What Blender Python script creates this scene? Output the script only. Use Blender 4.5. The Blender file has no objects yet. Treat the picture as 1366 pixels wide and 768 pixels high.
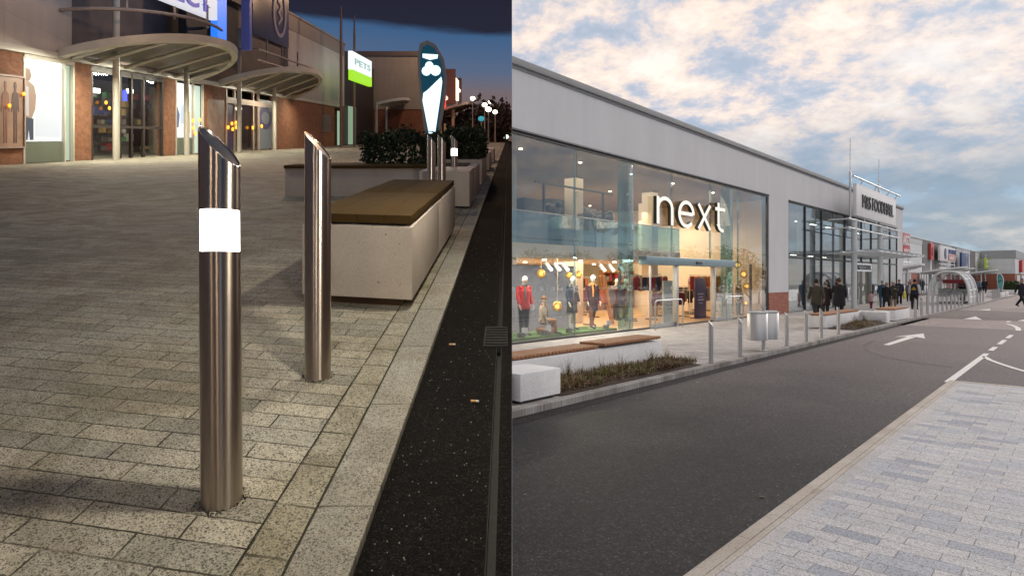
import bpy, bmesh, math, random
from mathutils import Vector, Matrix
random.seed(7)
SC = bpy.context.scene
COL = SC.collection
PI = math.pi
F = 830.0
# ---------------------------------------------------------------- frames
TH = math.atan2(769.0, F)
SU, CU = math.sin(TH), math.cos(TH)          # day street runs along (SU, CU)
PHI = math.atan2(CU, SU)
KD, SL, HN = -0.0072, 0.2277, 0.88            # night street: drift, slope, level under the viewer
EYE = 1.85

def W(frame, p):
    x, y, z = p
    if frame == 'R':
        return Vector((x*SU - y*CU, x*CU + y*SU, z))
    if frame == 'L':
        return Vector((x + KD*y, y, HN + SL*y + z))
    return Vector(p)

def fu(px, v=11.75):                          # street coordinate of an image column on a facade line
    t = (px-683)/F
    Y = v/(SU and (SU - CU*t) or 1)
    return Y*(CU + SU*t)
# check of axes: u = X*SU + Y*CU, v = -X*CU + Y*SU
def fb(px, a=-17.0):                          # the same for the night facade
    return a/((px-683)/F - KD)

# ---------------------------------------------------------------- bookkeeping
INFO = {}
def tag(o, label=None, cat=None, group=None, kind=None):
    if label: o['label'] = label
    if cat: o['category'] = cat
    if group: o['group'] = group
    if kind: o['kind'] = kind
    return o

def thing(name, label, cat, frame, base, group=None, rot=0.0):
    o = bpy.data.objects.new(name, None)
    o.empty_display_size = 0.2
    COL.objects.link(o)
    o.location = W(frame, base)
    o.rotation_euler = (0, 0, (PHI if frame == 'R' else 0) + rot)
    INFO[o.name] = (frame, Vector(base), rot)
    return tag(o, label, cat, group)

def dup(root, frame, base, label=None, group=None, rot=None):
    r = root.copy(); COL.objects.link(r)
    r.location = W(frame, base)
    if rot is not None: r.rotation_euler = (0, 0, (PHI if frame == 'R' else 0) + rot)
    if label: r['label'] = label
    if group: r['group'] = group
    for ch in list(root.children):
        c = ch.copy(); COL.objects.link(c); c.parent = r
        for g in list(ch.children):
            d = g.copy(); COL.objects.link(d); d.parent = c
    return r

class MB:
    """collects shapes given in street coordinates and links them as one mesh"""
    def __init__(s): s.bm = bmesh.new(); s.uv = None
    def face(s, pts, mi=0):
        try:
            f = s.bm.faces.new([s.bm.verts.new(p) for p in pts]); f.material_index = mi; return f
        except ValueError: return None
    def box(s, x0, x1, y0, y1, z0, z1, mi=0, bev=0.0):
        b = bmesh.new()
        bmesh.ops.create_cube(b, size=1)
        for v in b.verts:
            v.co = Vector(((x0+x1)/2+v.co.x*(x1-x0), (y0+y1)/2+v.co.y*(y1-y0), (z0+z1)/2+v.co.z*(z1-z0)))
        if bev:
            bmesh.ops.bevel(b, geom=list(b.edges), offset=bev, segments=2, affect='EDGES', profile=0.6)
        s.add(b, mi); return s
    def add(s, b, mi=None):
        mp = {}
        for v in b.verts: mp[v] = s.bm.verts.new(v.co)
        for f in b.faces:
            try:
                nf = s.bm.faces.new([mp[v] for v in f.verts]); nf.material_index = f.material_index if mi is None else mi
            except ValueError: pass
        b.free()
    def tube(s, pts, r, n=10, mi=0, caps=True):
        pts = [Vector(p) for p in pts]
        rs = r if isinstance(r, (list, tuple)) else [r]*len(pts)
        rings = []
        up = None
        for i, p in enumerate(pts):
            if i == 0: d = pts[1]-pts[0]
            elif i == len(pts)-1: d = pts[-1]-pts[-2]
            else: d = (pts[i+1]-pts[i]).normalized() + (pts[i]-pts[i-1]).normalized()
            if d.length < 1e-9: d = Vector((0, 0, 1))
            d.normalize()
            if up is None:
                up = Vector((0, 0, 1)) if abs(d.z) < 0.9 else Vector((1, 0, 0))
            a = d.cross(up)
            if a.length < 1e-6: a = d.cross(Vector((0, 1, 0)))
            a.normalize(); b = a.cross(d).normalized(); up = b
            rr = rs[i]
            rx, ry = rr if isinstance(rr, (list, tuple)) else (rr, rr)
            rings.append([s.bm.verts.new(p + a*rx*math.cos(2*PI*k/n) + b*ry*math.sin(2*PI*k/n)) for k in range(n)])
        for i in range(len(rings)-1):
            for k in range(n):
                f = s.bm.faces.new((rings[i][k], rings[i][(k+1) % n], rings[i+1][(k+1) % n], rings[i+1][k])); f.material_index = mi
        if caps:
            f = s.bm.faces.new(rings[0][::-1]); f.material_index = mi
            f = s.bm.faces.new(rings[-1]); f.material_index = mi
        return s
    def loft(s, rings, n=14, mi=0, caps=True):
        """rings: (cx, cy, z, rx, ry)"""
        R = []
        for cx, cy, z, rx, ry in rings:
            R.append([s.bm.verts.new((cx+rx*math.cos(2*PI*k/n), cy+ry*math.sin(2*PI*k/n), z)) for k in range(n)])
        for i in range(len(R)-1):
            for k in range(n):
                f = s.bm.faces.new((R[i][k], R[i][(k+1) % n], R[i+1][(k+1) % n], R[i+1][k])); f.material_index = mi
        if caps:
            s.bm.faces.new(R[0][::-1]).material_index = mi
            s.bm.faces.new(R[-1]).material_index = mi
        return s
    def ball(s, c, r, mi=0, u=12, v=8, sc=(1, 1, 1)):
        b = bmesh.new(); bmesh.ops.create_uvsphere(b, u_segments=u, v_segments=v, radius=r)
        for w in b.verts: w.co = Vector((c[0]+w.co.x*sc[0], c[1]+w.co.y*sc[1], c[2]+w.co.z*sc[2]))
        s.add(b, mi); return s
    def prism(s, poly, fn0, fn1, mi=0, mi_side=None):
        """poly: 2D outline; fn0/fn1 map an outline point to the back / front 3D point"""
        A = [s.bm.verts.new(fn0(p)) for p in poly]; B = [s.bm.verts.new(fn1(p)) for p in poly]
        n = len(poly)
        f = s.bm.faces.new(A[::-1]); f.material_index = mi if mi_side is None else mi_side
        f = s.bm.faces.new(B); f.material_index = mi
        for k in range(n):
            f = s.bm.faces.new((A[k], A[(k+1) % n], B[(k+1) % n], B[k])); f.material_index = mi if mi_side is None else mi_side
        return s
    def build(s, name, mats, parent=None, frame=None, base=(0, 0, 0), smooth=40, uvfn=None):
        root = parent
        while root is not None and root.parent is not None: root = root.parent
        if root is not None and root.name in INFO: fr, bs, rot = INFO[root.name]
        else: fr, bs, rot = frame, Vector(base), 0.0
        bm = s.bm
        bmesh.ops.recalc_face_normals(bm, faces=bm.faces)
        if uvfn:
            lay = bm.loops.layers.uv.new('UVMap')
            for f in bm.faces:
                for l in f.loops: l[lay].uv = uvfn(l.vert.co)
        for v in bm.verts:
            p = v.co
            if fr == 'L':
                w = W('L', p) - W('L', bs); v.co = w
            elif fr in ('R', 'P'):
                v.co = Vector(p) - bs
        if fr == 'R' and rot:
            bm.transform(Matrix.Rotation(-rot, 4, 'Z'))
        me = bpy.data.meshes.new(name)
        bm.to_mesh(me); bm.free()
        for m in (mats if isinstance(mats, (list, tuple)) else [mats]): me.materials.append(m)
        if smooth:
            for p in me.polygons: p.use_smooth = True
            me.set_sharp_from_angle(angle=math.radians(smooth))
        o = bpy.data.objects.new(name, me); COL.objects.link(o)
        if parent is not None: o.parent = parent
        else:
            o.location = W(fr, bs) if fr else Vector(base)
            if fr == 'R': o.rotation_euler = (0, 0, PHI)
            INFO[o.name] = (fr, bs, 0.0)
        return o

def one(mb, name, mats, label, cat, frame, base, group=None, smooth=40, uvfn=None):
    return tag(mb.build(name, mats, None, frame, base, smooth, uvfn), label, cat, group)
def struct(mb, name, mats, frame, base=(0, 0, 0), uvfn=None, smooth=0, kind='structure'):
    return tag(mb.build(name, mats, None, frame, base, smooth, uvfn), kind=kind)

def text_mb(txt, size, depth, place, extrude_mi=0, spacing=1.0, xs=1.0, bold=0.0):
    """lettering as real geometry; place maps (x, y, z) of the flat text to street coordinates"""
    cu = bpy.data.curves.new('lettering', 'FONT'); cu.body = txt; cu.size = size; cu.extrude = depth/2
    cu.space_character = spacing; cu.offset = bold; cu.resolution_u = 3
    ob = bpy.data.objects.new('lettering', cu); COL.objects.link(ob)
    dg = bpy.context.evaluated_depsgraph_get()
    me = bpy.data.meshes.new_from_object(ob.evaluated_get(dg))
    bpy.data.objects.remove(ob); bpy.data.curves.remove(cu)
    mb = MB(); b = bmesh.new(); b.from_mesh(me); bpy.data.meshes.remove(me)
    xsz = [v.co.x for v in b.verts]; w = max(xsz)-min(xsz); x0 = min(xsz)
    for v in b.verts: v.co = Vector(place((v.co.x-x0)*xs, v.co.y, v.co.z))
    mb.add(b, 0); return mb, w*xs

# ---------------------------------------------------------------- materials
def newmat(name):
    m = bpy.data.materials.new(name); m.use_nodes = True
    nt = m.node_tree; nt.nodes.clear()
    out = nt.nodes.new('ShaderNodeOutputMaterial')
    return m, nt, out
def N(nt, typ, **kw):
    n = nt.nodes.new(typ)
    for k, v in kw.items():
        if k.startswith('i_'):
            key = k[2:]; n.inputs[int(key) if key.isdigit() else key.replace('_', ' ')].default_value = v
        else: setattr(n, k, v)
    return n
def mixc(nt, mode, fac, a, b):
    n = nt.nodes.new('ShaderNodeMix'); n.data_type = 'RGBA'; n.blend_type = mode
    for sock, val in ((n.inputs[0], fac), (n.inputs[6], a), (n.inputs[7], b)):
        if hasattr(val, 'links') or hasattr(val, 'is_output'): nt.links.new(val, sock)
        elif isinstance(val, (int, float)): sock.default_value = val
        else: sock.default_value = (*val, 1) if len(val) == 3 else val
    return n.outputs[2]
def mth(nt, op, a, b=None, c=None):
    n = nt.nodes.new('ShaderNodeMath'); n.operation = op
    for i, val in enumerate((a, b, c)):
        if val is None: continue
        if hasattr(val, 'is_output'): nt.links.new(val, n.inputs[i])
        else: n.inputs[i].default_value = val
    return n.outputs[0]
def ramp(nt, fac, stops):
    n = nt.nodes.new('ShaderNodeValToRGB'); nt.links.new(fac, n.inputs[0])
    e = n.color_ramp.elements
    while len(e) < len(stops): e.new(0.5)
    for i, (p, c) in enumerate(stops):
        e[i].position = p; e[i].color = (*c, 1) if len(c) == 3 else c
    return n.outputs[0]
def noise(nt, vec, scale, detail=3, rough=0.55, dist=0.0):
    n = nt.nodes.new('ShaderNodeTexNoise'); n.inputs['Scale'].default_value = scale
    n.inputs['Detail'].default_value = detail; n.inputs['Roughness'].default_value = rough; n.inputs['Distortion'].default_value = dist
    if vec is not None: nt.links.new(vec, n.inputs['Vector'])
    return n.outputs['Fac']
def grain(nt, vec, scale):
    n = nt.nodes.new('ShaderNodeTexVoronoi'); n.inputs['Scale'].default_value = scale; n.inputs['Randomness'].default_value = 1.0
    nt.links.new(vec, n.inputs['Vector'])
    s = nt.nodes.new('ShaderNodeSeparateColor'); nt.links.new(n.outputs['Color'], s.inputs[0]); return s.outputs[0]
def coords(nt, which='Object', scale=None):
    t = nt.nodes.new('ShaderNodeTexCoord'); v = t.outputs[which]
    if scale:
        m = nt.nodes.new('ShaderNodeMapping'); m.inputs['Scale'].default_value = scale
        nt.links.new(v, m.inputs['Vector']); v = m.outputs[0]
    return v
def bsdf(nt, out, col, rough=0.6, metal=0.0, spec=0.5, normal=None, **kw):
    b = nt.nodes.new('ShaderNodeBsdfPrincipled')
    if hasattr(col, 'is_output'): nt.links.new(col, b.inputs['Base Color'])
    else: b.inputs['Base Color'].default_value = (*col, 1)
    if hasattr(rough, 'is_output'): nt.links.new(rough, b.inputs['Roughness'])
    else: b.inputs['Roughness'].default_value = rough
    b.inputs['Metallic'].default_value = metal
    b.inputs['Specular IOR Level'].default_value = spec
    if normal is not None: nt.links.new(normal, b.inputs['Normal'])
    for k, v in kw.items():
        b.inputs[k.replace('_', ' ')].default_value = v
    nt.links.new(b.outputs[0], out.inputs[0]); return b
def bumpn(nt, h, strength=0.3, dist=0.01):
    n = nt.nodes.new('ShaderNodeBump'); n.inputs['Strength'].default_value = strength; n.inputs['Distance'].default_value = dist
    nt.links.new(h, n.inputs['Height']); return n.outputs[0]

def mat(name, col, rough=0.6, metal=0.0, var=0.15, vs=3.0, bump=0.0, bs=60.0, spec=0.5, fine=0.0):
    m, nt, out = newmat(name)
    v = coords(nt)
    f = noise(nt, v, vs, 4, 0.6)
    c = mixc(nt, 'MULTIPLY', 1.0, col, ramp(nt, f, [(0.25, (1-var,)*3), (0.75, (1+var*0.6,)*3)]))
    nm = None
    if fine:
        f2 = noise(nt, v, bs*2, 2, 0.5)
        c = mixc(nt, 'MULTIPLY', 1.0, c, ramp(nt, f2, [(0.35, (1-fine,)*3), (0.6, (1+fine*0.3,)*3)]))
    if bump: nm = bumpn(nt, noise(nt, v, bs, 3), bump, 0.01)
    r = mth(nt, 'MULTIPLY_ADD', noise(nt, v, vs*2.3, 3), 0.2, rough-0.1)
    bsdf(nt, out, c, r, metal, spec, nm)
    return m
def emat(name, col, strength):
    m, nt, out = newmat(name)
    b = bsdf(nt, out, tuple(x*.2 for x in col), 0.4)
    b.inputs['Emission Color'].default_value = (*col, 1); b.inputs['Emission Strength'].default_value = strength
    return m

def paver_mat(name, cols, mortar, bw, rh, speck=0.5, dirt=0.25, dirtcol=(0.5, 0.46, 0.38), mort=0.004, rough=0.75, wobble=0.006, sscale=260, spots=0.7):
    m, nt, out = newmat(name)
    uv = coords(nt, 'UV')
    wob = nt.nodes.new('ShaderNodeTexNoise'); wob.inputs['Scale'].default_value = 28; wob.inputs['Detail'].default_value = 3; nt.links.new(uv, wob.inputs['Vector'])
    wv = nt.nodes.new('ShaderNodeVectorMath'); wv.operation = 'MULTIPLY_ADD'; nt.links.new(wob.outputs['Color'], wv.inputs[0]); wv.inputs[1].default_value = (wobble,)*3; nt.links.new(uv, wv.inputs[2])
    br = nt.nodes.new('ShaderNodeTexBrick'); nt.links.new(wv.outputs[0], br.inputs['Vector'])
    br.offset = 0.37; br.offset_frequency = 2; br.squash = 1.0
    br.inputs['Color1'].default_value = (0, 0, 0, 1); br.inputs['Color2'].default_value = (1, 1, 1, 1); br.inputs['Mortar'].default_value = (0.5, 0.5, 0.5, 1)
    br.inputs['Scale'].default_value = 1; br.inputs['Mortar Size'].default_value = mort; br.inputs['Mortar Smooth'].default_value = 0.25
    br.inputs['Brick Width'].default_value = bw; br.inputs['Row Height'].default_value = rh
    k = len(cols)-1
    tone = ramp(nt, br.outputs['Color'], [(i/k, c) for i, c in enumerate(cols)])
    sp = grain(nt, uv, sscale)
    spk = ramp(nt, sp, [(0.10, (1-speck,)*3), (0.26, (1-speck*.35,)*3), (0.40, (1,)*3), (0.80, (1+.06*speck,)*3), (0.95, (1+0.5*speck,)*3)])
    sp2 = grain(nt, uv, sscale*.55)
    spk = mixc(nt, 'MULTIPLY', .8, spk, ramp(nt, sp2, [(0.07, (1-speck,)*3), (0.13, (1,)*3)]))
    c = mixc(nt, 'MULTIPLY', 1.0, tone, spk)
    d = noise(nt, uv, 1.7, 6, 0.7, 0.6)
    c = mixc(nt, 'MULTIPLY', dirt*2.2, c, ramp(nt, d, [(0.35, dirtcol), (0.6, (1, 1, 1))]))
    d2 = noise(nt, uv, 0.35, 4, 0.6)
    c = mixc(nt, 'MULTIPLY', dirt*1.4, c, ramp(nt, d2, [(0.3, (0.62, 0.58, 0.52)), (0.65, (1.1, 1.1, 1.1))]))
    if spots:     # trodden-in gum and small round stains
        vo = nt.nodes.new('ShaderNodeTexVoronoi'); vo.inputs['Scale'].default_value = 3.1; nt.links.new(uv, vo.inputs['Vector'])
        sc = nt.nodes.new('ShaderNodeSeparateColor'); nt.links.new(vo.outputs['Color'], sc.inputs[0])
        rad = mth(nt, 'MULTIPLY', mth(nt, 'POWER', sc.outputs[0], 3.0), .085)
        hit = mth(nt, 'LESS_THAN', vo.outputs['Distance'], rad)
        c = mixc(nt, 'MULTIPLY', mth(nt, 'MULTIPLY', hit, spots), c, ramp(nt, sc.outputs[1], [(0.0, (.45, .42, .40)), (1.0, (.75, .73, .70))]))
        st = noise(nt, uv, .9, 7, .72, 1.2)
        c = mixc(nt, 'MULTIPLY', spots, c, ramp(nt, st, [(.60, (1, 1, 1)), (.68, (.66, .63, .60)), (.78, (.55, .52, .50))]))
    mz = mth(nt, 'MULTIPLY', br.outputs['Fac'], ramp(nt, noise(nt, uv, 7, 4, .6), [(.3, (.35,)*3), (.55, (1, 1, 1))]))
    c = mixc(nt, 'MIX', mz, c, mortar)
    h = mth(nt, 'ADD', mth(nt, 'MULTIPLY', br.outputs['Fac'], -1.0), mth(nt, 'MULTIPLY', sp, 0.18))
    bsdf(nt, out, c, rough, 0, 0.35, bumpn(nt, h, 0.5, 0.004))
    return m
def asphalt_mat(name, col, rough=0.75, light=0.25, scale=190, worn_sheen=None, spec=0.4):
    m, nt, out = newmat(name)
    uv = coords(nt, 'UV')
    sp = grain(nt, uv, scale)
    c = mixc(nt, 'MULTIPLY', 1.0, col, ramp(nt, sp, [(0.15, (0.35,)*3), (0.5, (.8,)*3), (0.80, (1.5,)*3), (0.95, (2.6, 2.55, 2.5)), (0.985, (5.0, 4.9, 4.8))]))
    c = mixc(nt, 'MULTIPLY', 1.0, c, ramp(nt, grain(nt, uv, scale*.3), [(0.0, (.62,)*3), (1.0, (1.38,)*3)]))
    big = noise(nt, coords(nt, 'UV', (0.12, 0.6, 1)), 1.0, 5, 0.6)
    c = mixc(nt, 'MULTIPLY', 1.0, c, ramp(nt, big, [(0.3, (1-light,)*3), (0.7, (1+light,)*3)]))
    if worn_sheen:      # paler further along the street: wear plus sky sheen put into the colour
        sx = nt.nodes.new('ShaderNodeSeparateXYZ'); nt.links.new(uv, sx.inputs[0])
        wf = mth(nt, 'ADD', mth(nt, 'MULTIPLY', mth(nt, 'SUBTRACT', sx.outputs['X'], worn_sheen[1]), 1/(worn_sheen[2]-worn_sheen[1])), mth(nt, 'MULTIPLY', mth(nt, 'SUBTRACT', big, .5) if False else mth(nt, 'SUBTRACT', noise(nt, uv, .35, 5, .6), .5), .7))
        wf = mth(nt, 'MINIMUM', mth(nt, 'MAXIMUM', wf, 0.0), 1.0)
        c2 = mixc(nt, 'MULTIPLY', 1.0, worn_sheen[0], ramp(nt, sp, [(0.15, (0.45,)*3), (0.5, (.95,)*3), (0.9, (1.6,)*3)]))
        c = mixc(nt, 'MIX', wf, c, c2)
    bsdf(nt, out, c, rough, 0, spec, bumpn(nt, sp, 0.25, 0.003))
    return m
def brick_mat(name, cols, mortar, axis='x', bw=0.225, rh=0.075):
    m, nt, out = newmat(name)
    v = coords(nt)
    s = nt.nodes.new('ShaderNodeSeparateXYZ'); nt.links.new(v, s.inputs[0])
    cb = nt.nodes.new('ShaderNodeCombineXYZ')
    nt.links.new(s.outputs['X' if axis == 'x' else 'Y'], cb.inputs[0]); nt.links.new(s.outputs['Z'], cb.inputs[1])
    br = nt.nodes.new('ShaderNodeTexBrick'); nt.links.new(cb.outputs[0], br.inputs['Vector'])
    br.inputs['Color1'].default_value = (*cols[0], 1); br.inputs['Color2'].default_value = (*cols[1], 1); br.inputs['Mortar'].default_value = (*mortar, 1)
    br.inputs['Scale'].default_value = 1; br.inputs['Mortar Size'].default_value = 0.006; br.inputs['Brick Width'].default_value = bw; br.inputs['Row Height'].default_value = rh
    f = noise(nt, v, 4, 4)
    c = mixc(nt, 'MULTIPLY', 1.0, br.outputs['Color'], ramp(nt, f, [(0.3, (0.75,)*3), (0.7, (1.15,)*3)]))
    bsdf(nt, out, c, 0.8, 0, 0.3, bumpn(nt, mth(nt, 'MULTIPLY', br.outputs['Fac'], -1.0), 0.4, 0.005))
    return m
def clad_mat(name, col, axis='x', pw=1.2, ph=0.9, line=0.6, rough=0.45):
    m, nt, out = newmat(name)
    v = coords(nt)
    s = nt.nodes.new('ShaderNodeSeparateXYZ'); nt.links.new(v, s.inputs[0])
    cb = nt.nodes.new('ShaderNodeCombineXYZ')
    nt.links.new(s.outputs['X' if axis == 'x' else 'Y'], cb.inputs[0]); nt.links.new(s.outputs['Z'], cb.inputs[1])
    br = nt.nodes.new('ShaderNodeTexBrick'); nt.links.new(cb.outputs[0], br.inputs['Vector']); br.offset = 0.0
    br.inputs['Color1'].default_value = (*[x*0.96 for x in col], 1); br.inputs['Color2'].default_value = (*[x*1.03 for x in col], 1)
    br.inputs['Mortar'].default_value = (*[x*line for x in col], 1)
    br.inputs['Scale'].default_value = 1; br.inputs['Mortar Size'].default_value = 0.012; br.inputs['Brick Width'].default_value = pw; br.inputs['Row Height'].default_value = ph
    f = noise(nt, coords(nt, 'Object', (1.2, 1.2, 0.25)), 1.6, 5, 0.65)
    c = mixc(nt, 'MULTIPLY', 1.0, br.outputs['Color'], ramp(nt, f, [(0.3, (0.9,)*3), (0.7, (1.05,)*3)]))
    bsdf(nt, out, c, rough, 0, 0.4)
    return m
def render_mat(name, col):
    m, nt, out = newmat(name)
    v = coords(nt, 'Object', (1, 1, 0.3))
    f = noise(nt, v, 0.9, 6, 0.65)
    c = mixc(nt, 'MULTIPLY', 1.0, col, ramp(nt, f, [(0.3, (0.93,)*3), (0.7, (1.04,)*3)]))
    f2 = noise(nt, coords(nt, 'Object', (3.0, 3.0, 0.12)), 2.0, 4, 0.6)
    c = mixc(nt, 'MULTIPLY', 1.0, c, ramp(nt, f2, [(0.35, (0.98, 0.98, 0.98)), (0.6, (1, 1, 1))]))
    bsdf(nt, out, c, 0.85, 0, 0.25, bumpn(nt, noise(nt, coords(nt), 90, 2), 0.15, 0.004))
    return m
def steel_mat(name, col=(0.56, 0.54, 0.51), rough=0.24, aniso=0.0):
    m, nt, out = newmat(name)
    v = coords(nt, 'Object', (90, 90, 1.2))
    f = noise(nt, v, 3.0, 4, 0.7)
    v2 = coords(nt, 'Object', (2, 2, 5))
    sm = noise(nt, v2, 3.0, 4, 0.6)
    c = mixc(nt, 'MULTIPLY', 1.0, col, ramp(nt, f, [(0.3, (0.86,)*3), (0.7, (1.08,)*3)]))
    r = mth(nt, 'ADD', mth(nt, 'MULTIPLY_ADD', f, 0.10, rough-0.08), mth(nt, 'MULTIPLY', sm, 0.07))
    b = bsdf(nt, out, c, r, 1.0, 0.5, bumpn(nt, f, 0.03, 0.002))
    if aniso: b.inputs['Anisotropic'].default_value = aniso; b.inputs['Anisotropic Rotation'].default_value = 0.25
    return m
def glass_mat(name, tint=(0.86, 0.93, 0.92), refl=1.0, ior=1.5, base=0.0, milky=0.0):
    m, nt, out = newmat(name)
    tr = N(nt, 'ShaderNodeBsdfTransparent'); tr.inputs[0].default_value = (*tint, 1)
    gl = N(nt, 'ShaderNodeBsdfGlossy'); gl.inputs['Roughness'].default_value = 0.0; gl.inputs[0].default_value = (0.95*refl, 0.97*refl, refl, 1)
    lw = N(nt, 'ShaderNodeLayerWeight'); lw.inputs['Blend'].default_value = 0.5
    r0 = ((ior-1)/(ior+1))**2*1.7
    fr = N(nt, 'ShaderNodeMath', operation='MULTIPLY_ADD'); nt.links.new(mth(nt, 'POWER', lw.outputs['Facing'], 5.0), fr.inputs[0])
    fr.inputs[1].default_value = 1-r0; fr.inputs[2].default_value = r0
    mx = N(nt, 'ShaderNodeMixShader')
    nt.links.new(mth(nt, 'MINIMUM', mth(nt, 'ADD', fr.outputs[0], base), 1.0), mx.inputs[0]); nt.links.new(tr.outputs[0], mx.inputs[1]); nt.links.new(gl.outputs[0], mx.inputs[2])
    if milky:
        df = N(nt, 'ShaderNodeBsdfDiffuse'); df.inputs[0].default_value = (.8, .82, .84, 1); m2 = N(nt, 'ShaderNodeMixShader'); m2.inputs[0].default_value = milky
        nt.links.new(mx.outputs[0], m2.inputs[1]); nt.links.new(df.outputs[0], m2.inputs[2]); mx = m2
    nt.links.new(mx.outputs[0], out.inputs[0])
    return m
def wood_mat(name, cols, axis_scale=(1, 14, 14), rough=0.55, spec=0.4):
    m, nt, out = newmat(name)
    v = coords(nt, 'Object', axis_scale)
    f = noise(nt, v, 3.0, 6, 0.65, 0.4)
    c = ramp(nt, f, [(0.25, cols[0]), (0.55, cols[1]), (0.8, cols[2])])
    bsdf(nt, out, c, rough, 0, spec, bumpn(nt, f, 0.2, 0.004))
    return m
def leaf_mat(name, cols, vs=9.0):
    m, nt, out = newmat(name)
    f = noise(nt, coords(nt), vs, 3, 0.7)
    c = ramp(nt, f, [(0.3, cols[0]), (0.5, cols[1]), (0.7, cols[2])])
    b = bsdf(nt, out, c, 0.6, 0, 0.3)
    return m
def concrete_mat(name, col, speck=0.35, sscale=120):
    m, nt, out = newmat(name)
    v = coords(nt)
    f = noise(nt, v, 2.2, 6, 0.65)
    sp = grain(nt, v, sscale)
    pit = noise(nt, v, 45, 1, 0.5)
    c = mixc(nt, 'MULTIPLY', 1.0, col, ramp(nt, f, [(0.3, (0.88, 0.87, 0.86)), (0.7, (1.05,)*3)]))
    c = mixc(nt, 'MULTIPLY', 1.0, c, ramp(nt, sp, [(0.08, (1-speck,)*3), (0.30, (1,)*3)]))
    c = mixc(nt, 'MULTIPLY', 1.0, c, ramp(nt, pit, [(0.22, (0.5, 0.48, 0.46)), (0.28, (1,)*3)]))
    bsdf(nt, out, c, 0.7, 0, 0.35, bumpn(nt, sp, 0.2, 0.003))
    return m
# ================================================================ shared materials
M = {}
M['steel'] = steel_mat('brushed_steel', (0.60, 0.52, 0.44), 0.30, .92)
M['steel_day'] = steel_mat('satin_steel', (0.60, 0.60, 0.60), 0.36, .6)
M['steel_cut'] = mat('cut_steel', (0.72, 0.72, 0.72), 0.35, 0.9, 0.08, 8)
M['galv'] = mat('galvanised', (0.50, 0.52, 0.53), 0.45, 0.8, 0.12, 5)
M['white_metal'] = mat('white_coated_metal', (0.72, 0.75, 0.77), 0.4, 0, 0.06, 4)
M['pale_metal'] = mat('pale_coated_metal', (0.62, 0.58, 0.53), 0.45, 0, 0.08, 4)
M['dark_metal'] = mat('dark_frame', (0.06, 0.062, 0.065), 0.4, 0.3, 0.1, 4)
M['grey_metal'] = mat('grey_frame', (0.30, 0.33, 0.35), 0.4, 0.5, 0.08, 4)
M['render'] = render_mat('grey_render', (0.61, 0.625, 0.655))
M['coping'] = mat('coping', (0.29, 0.30, 0.31), 0.8, 0.0, 0.08, 2)
M['brick_x'] = brick_mat('red_brick', [(0.30, 0.075, 0.05), (0.40, 0.12, 0.075)], (0.30, 0.25, 0.21), 'x')
M['brick_y'] = brick_mat('red_brick_end', [(0.30, 0.085, 0.05), (0.40, 0.13, 0.075)], (0.30, 0.25, 0.21), 'y')
M['glass'] = glass_mat('shop_glass', (0.95, 0.975, 0.97), 1.0, 1.52, 0.03)
M['glass_dark'] = glass_mat('tinted_glass', (0.66, 0.76, 0.80), 1.0, 1.7, 0.13)
M['glass_fin'] = glass_mat('fin_glass', (0.50, 0.70, 0.74), 0.9, 1.6, 0.12)
M['glass_clear'] = glass_mat('clear_glass', (0.93, 0.96, 0.96), 1.0, 1.4)
M['conc'] = concrete_mat('white_granite', (0.80, 0.815, 0.84), 0.20, 110)
M['timber'] = wood_mat('warm_timber', [(0.22, 0.095, 0.04), (0.36, 0.17, 0.075), (0.46, 0.24, 0.11)], (14, 2, 14))
M['white_paint'] = mat('road_paint', (0.78, 0.78, 0.76), 0.6, 0, 0.12, 8, 0.2, 60, fine=0.18)
M['paver_day'] = paver_mat('grey_pavers', [(0.37, 0.405, 0.475), (0.505, 0.53, 0.585), (0.57, 0.58, 0.61), (0.60, 0.60, 0.625), (0.585, 0.59, 0.615), (0.47, 0.505, 0.565)], (0.20, 0.195, 0.195), 0.37, 0.152, 0.46, 0.15, (0.72, 0.70, 0.68), 0.0042, wobble=0.008, sscale=170)
M['paver_shop'] = paver_mat('shop_pavers', [(0.36, 0.355, 0.37), (0.47, 0.45, 0.45), (0.56, 0.53, 0.52), (0.43, 0.42, 0.43)], (0.17, 0.16, 0.16), 0.37, 0.15, 0.35, 0.16, (0.66, 0.6, 0.56), 0.003, sscale=200)
M['border_day'] = paver_mat('border_blocks', [(0.50, 0.50, 0.52), (0.58, 0.57, 0.57)], (0.16, 0.15, 0.15), 0.30, 0.5, 0.4, 0.12, (0.7, 0.66, 0.6), 0.003, sscale=240)
M['kerb_day'] = paver_mat('kerb_stone', [(0.50, 0.465, 0.42), (0.56, 0.52, 0.475)], (0.14, 0.13, 0.12), 0.9, 0.6, 0.28, 0.2, (0.62, 0.55, 0.46), 0.004, sscale=220)
M['kerb_grey'] = paver_mat('grey_kerb_stone', [(0.36, 0.355, 0.35), (0.42, 0.415, 0.41)], (0.12, 0.11, 0.10), 0.9, 0.6, 0.4, 0.42, (0.40, 0.36, 0.32), 0.004, sscale=150)
M['asphalt'] = asphalt_mat('asphalt', (0.0165, 0.0152, 0.0178), 0.58, 0.42, 75, spec=.3, worn_sheen=((.160, .136, .132), 6.5, 23.0))
M['asphalt_pale'] = asphalt_mat('worn_sheen_asphalt', (0.24, 0.20, 0.188), 0.6, 0.12)  # pale tone carries wear and the sky sheen of the far road
M['soil'] = mat('bark_soil', (0.065, 0.038, 0.026), 0.9, 0, 0.5, 14, 0.9, 40, fine=0.5)

UVR = lambda p: (p.y, p.x)
UVX = lambda p: (p.x, p.y)

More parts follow.
